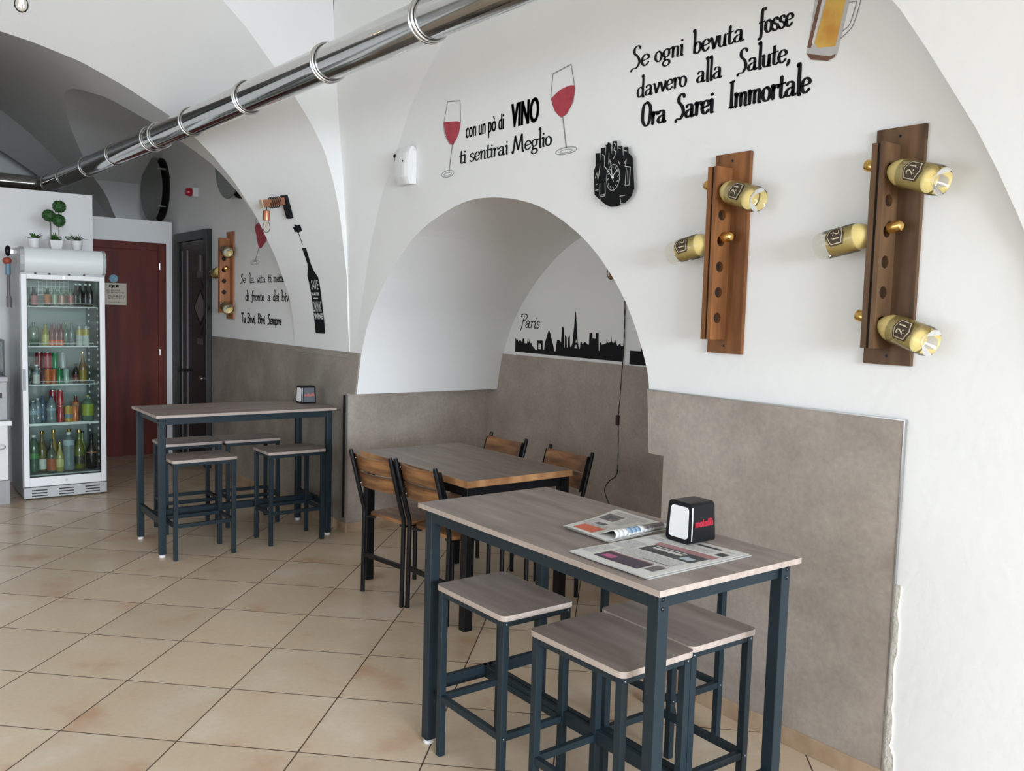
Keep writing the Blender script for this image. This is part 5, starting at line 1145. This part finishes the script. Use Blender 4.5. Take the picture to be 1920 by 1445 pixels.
p3_ = empty('spiky_succulent', (1.545, 8.05, 2.000), 0, 'small spiky succulent in a white pot, rightmost on the fridge top', 'potted plant'); pot(p3_, .044, .076, .78); spiky(p3_, 40, .095, .0065, .068, 8, LEAF2, 1.1)
b = B(); rn = random.Random(3)
b.tube(smooth_line([(0, 0, .07), (-.03, 0, .10), (-.065, 0, .085), (-.085, .0, .10)], 4), .003, 6)
for k in range(7): b.sphere((-.03-.06*rn.random(), .01*rn.random(), .085+.03*rn.random()), .009, 6, sz=.6)
b.build('side_sprig', LEAF2, p3_)
p2_ = empty('topiary_tree', (1.392, 8.08, 2.000), 0, 'artificial topiary with three green balls in a white pot on the fridge', 'potted plant')
b = B(); r0, r1, h = .044, .056, .072; vs = [(sx*rr, sy*rr, z) for z, rr in ((0, r0*.85), (h, r1*.9)) for sx, sy in ((-1, -1), (1, -1), (1, 1), (-1, 1))]
b.add(vs, [(3, 2, 1, 0), (4, 5, 6, 7), (0, 1, 5, 4), (1, 2, 6, 5), (2, 3, 7, 6), (3, 0, 4, 7)]); b.build('pot', POTW, p2_, bevel=.004)
b = B().tube([(-.032, 0, .07), (-.034, 0, .24)], .0035, 6).tube([(.026, 0, .07), (.024, -.01, .20), (.028, .0, .34)], .0035, 6); b.build('stem', mat('brown stem', (.10, .06, .03), .7), p2_)
def ball(c, r, rs):
    rn = random.Random(rs); b = B(); c = Vector(c); b.sphere(c, r*.86, 14)
    for i in range(420):
        z = 2*rn.random()-1; a = rn.random()*2*pi; q = math.sqrt(1-z*z); d = Vector((q*cos(a), q*sin(a), z)); t1 = d.orthogonal().normalized(); t2 = d.cross(t1); an = rn.random()*pi; e1 = t1*cos(an)+t2*sin(an); e2 = d*0.7+(t2*cos(an)-t1*sin(an))*.5; p = c+d*r*(.80+.10*rn.random()); s_ = r*.16
        b.add([p-e1*s_*.5, p+e2*s_, p+e1*s_*.5, p-e2*s_*.3+d*.002], [(0, 1, 2, 3)])
    b.build('foliage_ball', TOPI, p2_)
ball((-.045, 0.01, .268), .054, 1); ball((.022, -.02, .232), .056, 2); ball((.030, 0.0, .345), .056, 3)
spiky(p2_, 90, .085, .009, .062, 11, LEAF, 1.5)
# hook with bar tools on the fridge side
hk = empty('hanging_bar_tool', (1.058, 8.15, 1.9), 0, 'dark red and blue bar tool hanging beside the fridge', 'bar tool')
B().sphere((0, 0, .07), .022, 10, sz=2.0).build('dark_grip', BLACKM, hk, smooth=True); B().sphere((-.006, 0, -.01), .034, 12, sz=.9).build('red_ball', mat('dull red plastic', (.36, .07, .04), .5), hk, smooth=True)
B().tube([(0, 0, -.03), (0, 0, -.12)], .020, 10).build('blue_band', mat('grey blue plastic', (.13, .24, .32), .4), hk, smooth=True)
B().tube([(0, 0, -.11), (.002, 0, -.30)], .012, 10).tube([(.002, 0, -.29), (.002, 0, -.38)], .019, 10).build('shaft', mat('grey rubber', (.13, .13, .13), .5), hk, smooth=True)
B().box(.003, .039, -.012, .012, .05, .08).build('hook', CHROME2, hk)

# ---- back counter at the left edge
SS = mat('brushed steel', (0.25, 0.245, 0.235), 0.4, metal=0.25, var=.08, vscale=4)
ct = empty('bar_counter', (0.995, 7.74, 0), 0, 'low white bar counter with a steel kick plate at the left edge', 'counter')
B().box(-2.6, -.012, .02, .72, .19, .612).build('body', mat('white counter front', (.72, .71, .68), .45, var=.03), ct)
B().box(-2.6, .015, .0, .74, .614, .650).build('worktop', WHITEP, ct, bevel=.003)
B().box(-2.6, -.004, .010, .70, 0.0, .188).build('kick_plate', SS, ct, bevel=.002)
B().tube(smooth_line([(-.16, .018, .49), (-.14, -.02, .485), (-.05, -.022, .47), (-.035, -.022, .46), (-.05, -.02, .44), (-.14, -.02, .43), (-.16, .018, .43)], 4), .004, 8).build('handle', CHROME2, ct, smooth=True)
em = empty('steel_bar_appliance', (0.99, 7.80, .650), 0, 'brushed steel appliance standing on the counter at the left edge', 'appliance')
B().box(-1.0, -.0, 0, .55, .002, .30).box(-1.0, .006, -.01, .55, .30, .34).build('housing', SS, em, bevel=.004)
B().box(-.10, -.035, -.006, .0, .175, .215).build('button', BLACKM, em, bevel=.003); B().box(-.085, -.055, -.009, -.005, .188, .203).build('button_light', mat('pale button', (.75, .78, .76), .4), em)
gc = empty('glass_case', (0.985, 7.86, .990), 0, 'small glass case with a dark frame on top of the steel appliance', 'glass case')
B().box(-.9, .0, 0, .40, .268, .280).box(-.012, .0, 0, .012, .004, .268).box(-.012, .0, .388, .40, .004, .268).box(-.9, 0, 0, .40, .001, .006).build('frame', BLACKM, gc)
B().box(-.9, -.004, .004, .008, .006, .268).box(-.008, -.004, .008, .39, .006, .268).build('glass_pane', thin_glass('case glass', (.93, .96, .96), .05), gc)
B().box(-.09, -.04, .05, .09, .006, .05).build('metal_tray', CHROME2, gc)
lf2 = empty('stacked_cups', (0.93, 8.06, .997), 0, 'white cups stacked inside the glass case', 'cups')
b = B()
for k in range(4): b.lathe([(.022, .05*k), (.034, .05*k+.046), (.032, .05*k+.046), (.02, .05*k+.004)], None, 16)
b.build('cup_stack', WHITEP, lf2, smooth=True)
o = B().box(.88, .935, 8.60, 8.695, 1.25, 1.95).build('wall_cabinet', mat('dark grey cabinet', (.12, .12, .12), .5)); tag(o, 'dark narrow cabinet edge on the white wall at the far left', 'cabinet')

# ================================================================ ON THE TABLES
NAPB = mat('black dispenser plastic', (0.007, 0.007, 0.008), 0.38, var=.1, spec=.22); NAPW = mat('white napkins', (.86, .86, .85), .6, var=.02); REDP = mat('red logo', (.62, .03, .06), .4); PKP = mat('pinkish logo', (.75, .25, .25), .4)
def dispenser(loc, rz, label, logo=REDP, face=None):
    # napkin window faces local -X, printed side faces local -Y
    t = empty('napkin_dispenser', loc, rz, label, 'napkin dispenser')
    hx, hy, H = .056, .053, .126; tp = .90
    pr = rounded(-hy, hy, 0, H, .014); 
    def fx(u, v, d): s = 1-(1-tp)*v/H; return (d*s, u*s, v)
    B().prism(pr, -hx, hx, fx).build('housing', NAPB, t, smooth=True, ang=35)
    inn = rounded(-hy+.012, hy-.014, .014, H-.014, .012)
    B().prism(inn, -hx-.0015, -hx+.004, fx).build('napkins', NAPW, t, smooth=True, ang=35, label='white paper napkins in the window')
    B().tube([fx(-hy-.0005, .012, -hx+.004), fx(-hy-.0005, H-.012, -hx+.004)], .0022, 6).build('chrome_edge', CHROME2, t)
    b = B()
    if face: b.prism([(-hx+.012, .012), (hx-.010, .012), (hx-.012, H-.012), (-hx+.014, H-.012)], 0, .001, lambda u, v, d: (u*(1-(1-tp)*v/H), -hy*(1-(1-tp)*v/H)-.0004-d, v)).build('grey_insert', face, t)
    b = B(); g = lambda u, v: (u, -hy*(1-(1-tp)*v/H)-.0022, v+.12*u*0)
    type_text(b, 'mokaff\u00e8', -.036, .052, .078, .024, .02, 0, lambda u, v: g(u, v), .0012); b.build('logo', logo, t)
    return t
dispenser((2.098, 1.838, .9085), R(-1), 'black napkin dispenser with a red logo standing on the newspaper', REDP)
dispenser((2.655, 6.00, .900), R(0), 'black napkin dispenser with a grey side on the far bar table', PKP, mat('grey insert', (.10, .11, .12), .4))

NEWS = mat('newsprint', (.62, .61, .57), .8, var=.08, vscale=12); NTX = mat('newsprint text', (.33, .33, .32), .8, vscale=180, col2=(.55, .54, .51)); PURP = mat('dark purple advert', (.055, .035, .055), .6, var=.3); PNKB = mat('dusty pink band', (.36, .18, .18), .7, var=.15); BLH = mat('charcoal print', (.055, .055, .058), .7, var=.3, vscale=40)
ORB = mat('orange red advert', (.62, .14, .07), .6, var=.15, vscale=20); PHO = mat('printed photo', (.22, .19, .18), .7, vscale=55, col2=(.07, .075, .08)); BLP = mat('blue print', (.045, .075, .30), .6, var=.2); PALE = mat('pale blue print', (.40, .47, .52), .7, var=.1); PKT = mat('magenta print', (.40, .08, .20), .6)
def sheet_stack(name, quad, layers, hfun, label, prints, fold=None):
    """newspaper: stacked sheets over the quad (world xy, z=0 is the tabletop), prints = (poly uv, material)"""
    t = empty(name, (quad[0][0], quad[0][1], .9), 0, label, 'newspaper')
    ox_, oy_ = quad[0]
    def at(u, v, du=0):
        x = (quad[0][0]*(1-u)+quad[1][0]*u)*(1-v)+(quad[3][0]*(1-u)+quad[2][0]*u)*v; y = (quad[0][1]*(1-u)+quad[1][1]*u)*(1-v)+(quad[3][1]*(1-u)+quad[2][1]*u)*v
        return x-ox_, y-oy_
    rn = random.Random(len(label))
    for l in range(layers):
        n = 18; sx, sy = (rn.random()-.5)*.016, (rn.random()-.5)*.016; vs = []
        top = l == layers-1
        if top: sx = sy = 0
        for dz in (0, .0005):
            for i in range(n+1):
                for j in range(n+1):
                    u, v = i/n, j/n; x, y = at(u, v); vs.append((x+sx, y+sy, hfun(u, v)*(l+1)/layers+.0006+.0012*l+dz))
        N_ = (n+1)**2; fs = []
        for i in range(n):
            for j in range(n):
                a = i*(n+1)+j; fs += [(a, a+1, a+n+2, a+n+1), (N_+a, N_+a+n+1, N_+a+n+2, N_+a+1)]
        rim = [i*(n+1) for i in range(n+1)]+[n*(n+1)+j for j in range(1, n+1)]+[i*(n+1)+n for i in range(n-1, -1, -1)]+[j for j in range(n-1, 0, -1)]
        for a, c in zip(rim, rim[1:]+rim[:1]): fs.append((a, c, N_+c, N_+a))
        s = B().add(vs, fs).build('page', NEWS, t, smooth=True, ang=50)
    for k, (P, m_) in enumerate(prints):
        # subdivide the printed patch so that it follows the page
        b = B(); n = 8; (a0, b0), (a1, b1), (a2, b2), (a3, b3) = P; g = []
        for i in range(n+1):
            for j in range(n+1):
                p, q = i/n, j/n; u = (a0*(1-p)+a1*p)*(1-q)+(a3*(1-p)+a2*p)*q; v = (b0*(1-p)+b1*p)*(1-q)+(b3*(1-p)+b2*p)*q
                x, y = at(u, v); g.append((x, y, hfun(u, v)+.0006+.0012*(layers-1)+.0009+.00012*(k % 3)))
        b.add(g, [(i*(n+1)+j, (i+1)*(n+1)+j, (i+1)*(n+1)+j+1, i*(n+1)+j+1) for i in range(n) for j in range(n)]); b.build('print', m_, t)
    return t, at
def rc(u0, u1, v0, v1): return [(u0, v0), (u1, v0), (u1, v1), (u0, v1)]
# near newspaper: u runs along +X, v along +Y from its near left corner
Q1 = [(1.690, 1.628), (2.128, 1.634), (2.098, 1.942), (1.689, 1.938)]
pr = [(rc(.08, .245, .22, .79), PURP), (rc(.12, .19, .60, .74), PKT), (rc(.245, .262, .24, .80), PNKB), (rc(.47, .66, .08, .72), BLH), (rc(.66, .745, .06, .76), PNKB), (rc(.12, .26, .08, .19), PHO), (rc(.10, .36, .84, .98), NTX), (rc(.28, .45, .10, .80), NTX), (rc(.40, .62, .76, .97), NTX),
      (rc(.77, .86, .22, .60), NTX), (rc(.78, .86, .06, .16), BLH), (rc(.765, .83, .62, .95), NTX), (rc(.505, .575, .13, .26), PALE), (rc(.56, .60, .30, .66), NEWS), (rc(.62, .635, .30, .68), NEWS), (rc(.90, .94, .22, .50), BLH), (rc(.90, .93, .08, .16), NTX), (rc(.30, .31, .12, .45), BLH)]
t, at = sheet_stack('newspaper', Q1, 5, lambda u, v: .0016*(1-u)*(.5+.5*sin(7*v))+.0008*sin(9*u)**2+.004*max(0, u-.85)*max(0, .3-v), 'open newspaper with a purple advert under the napkin dispenser', pr)
# far newspaper with a rolled front edge
Q2 = [(1.858, 1.960), (2.190, 1.990), (2.185, 2.262), (1.864, 2.170)]
pr = [(rc(.05, .26, .42, .86), ORB), (rc(.58, .82, .66, .95), PHO), (rc(.36, .46, .60, .80), PHO), (rc(.30, .56, .84, .97), NTX), (rc(.50, .90, .45, .62), NTX), (rc(.28, .34, .45, .9), NTX), (rc(.84, .95, .35, .9), NTX), (rc(.60, .66, .70, .90), PALE)]
t, at = sheet_stack('newspaper', Q2, 4, lambda u, v: .004+.003*sin(5*u+2*v)+.010*max(0, .30-v)*u, 'folded newspaper with an orange advert and a rolled front edge', pr)
b = B(); n = 16; rr = .020
P0 = Vector((1.890, 1.950, .9)); P1_ = Vector((2.140, 1.982, .9)); ex = (P1_-P0).normalized(); ey = Vector((-ex.y, ex.x, 0)); Lr = (P1_-P0).length
prof_ = [(.075, .010)]+[(.020+.016*cos(pi/2+pi*k/n), .0205+.0145*sin(pi/2+pi*k/n)) for k in range(n+1)]+[(.06, .0065)]
def roll(s_, k, ins=0): q = prof_[k]; sc_ = 1-.35*s_; return P0+ex*Lr*s_+ey*q[0]+Vector((0, 0, q[1]*sc_+.001))-Vector((1.858, 1.960, .9))
for (s0_, s1_, m_) in ((0, 1, 0),):
    for i in range(12):
        for k in range(len(prof_)-1): b.add([roll(i/12, k), roll((i+1)/12, k), roll((i+1)/12, k+1), roll(i/12, k+1)], [(0, 1, 2, 3)], 1 if 3 <= i <= 5 and k < 9 and k > 0 else 2 if i > 6 and k < 8 and k > 0 else 0)
o = b.build('rolled_page', [NEWS, BLP, PHO], t, smooth=True, ang=60)
md = o.modifiers.new('thickness', 'SOLIDIFY'); md.thickness = .0008
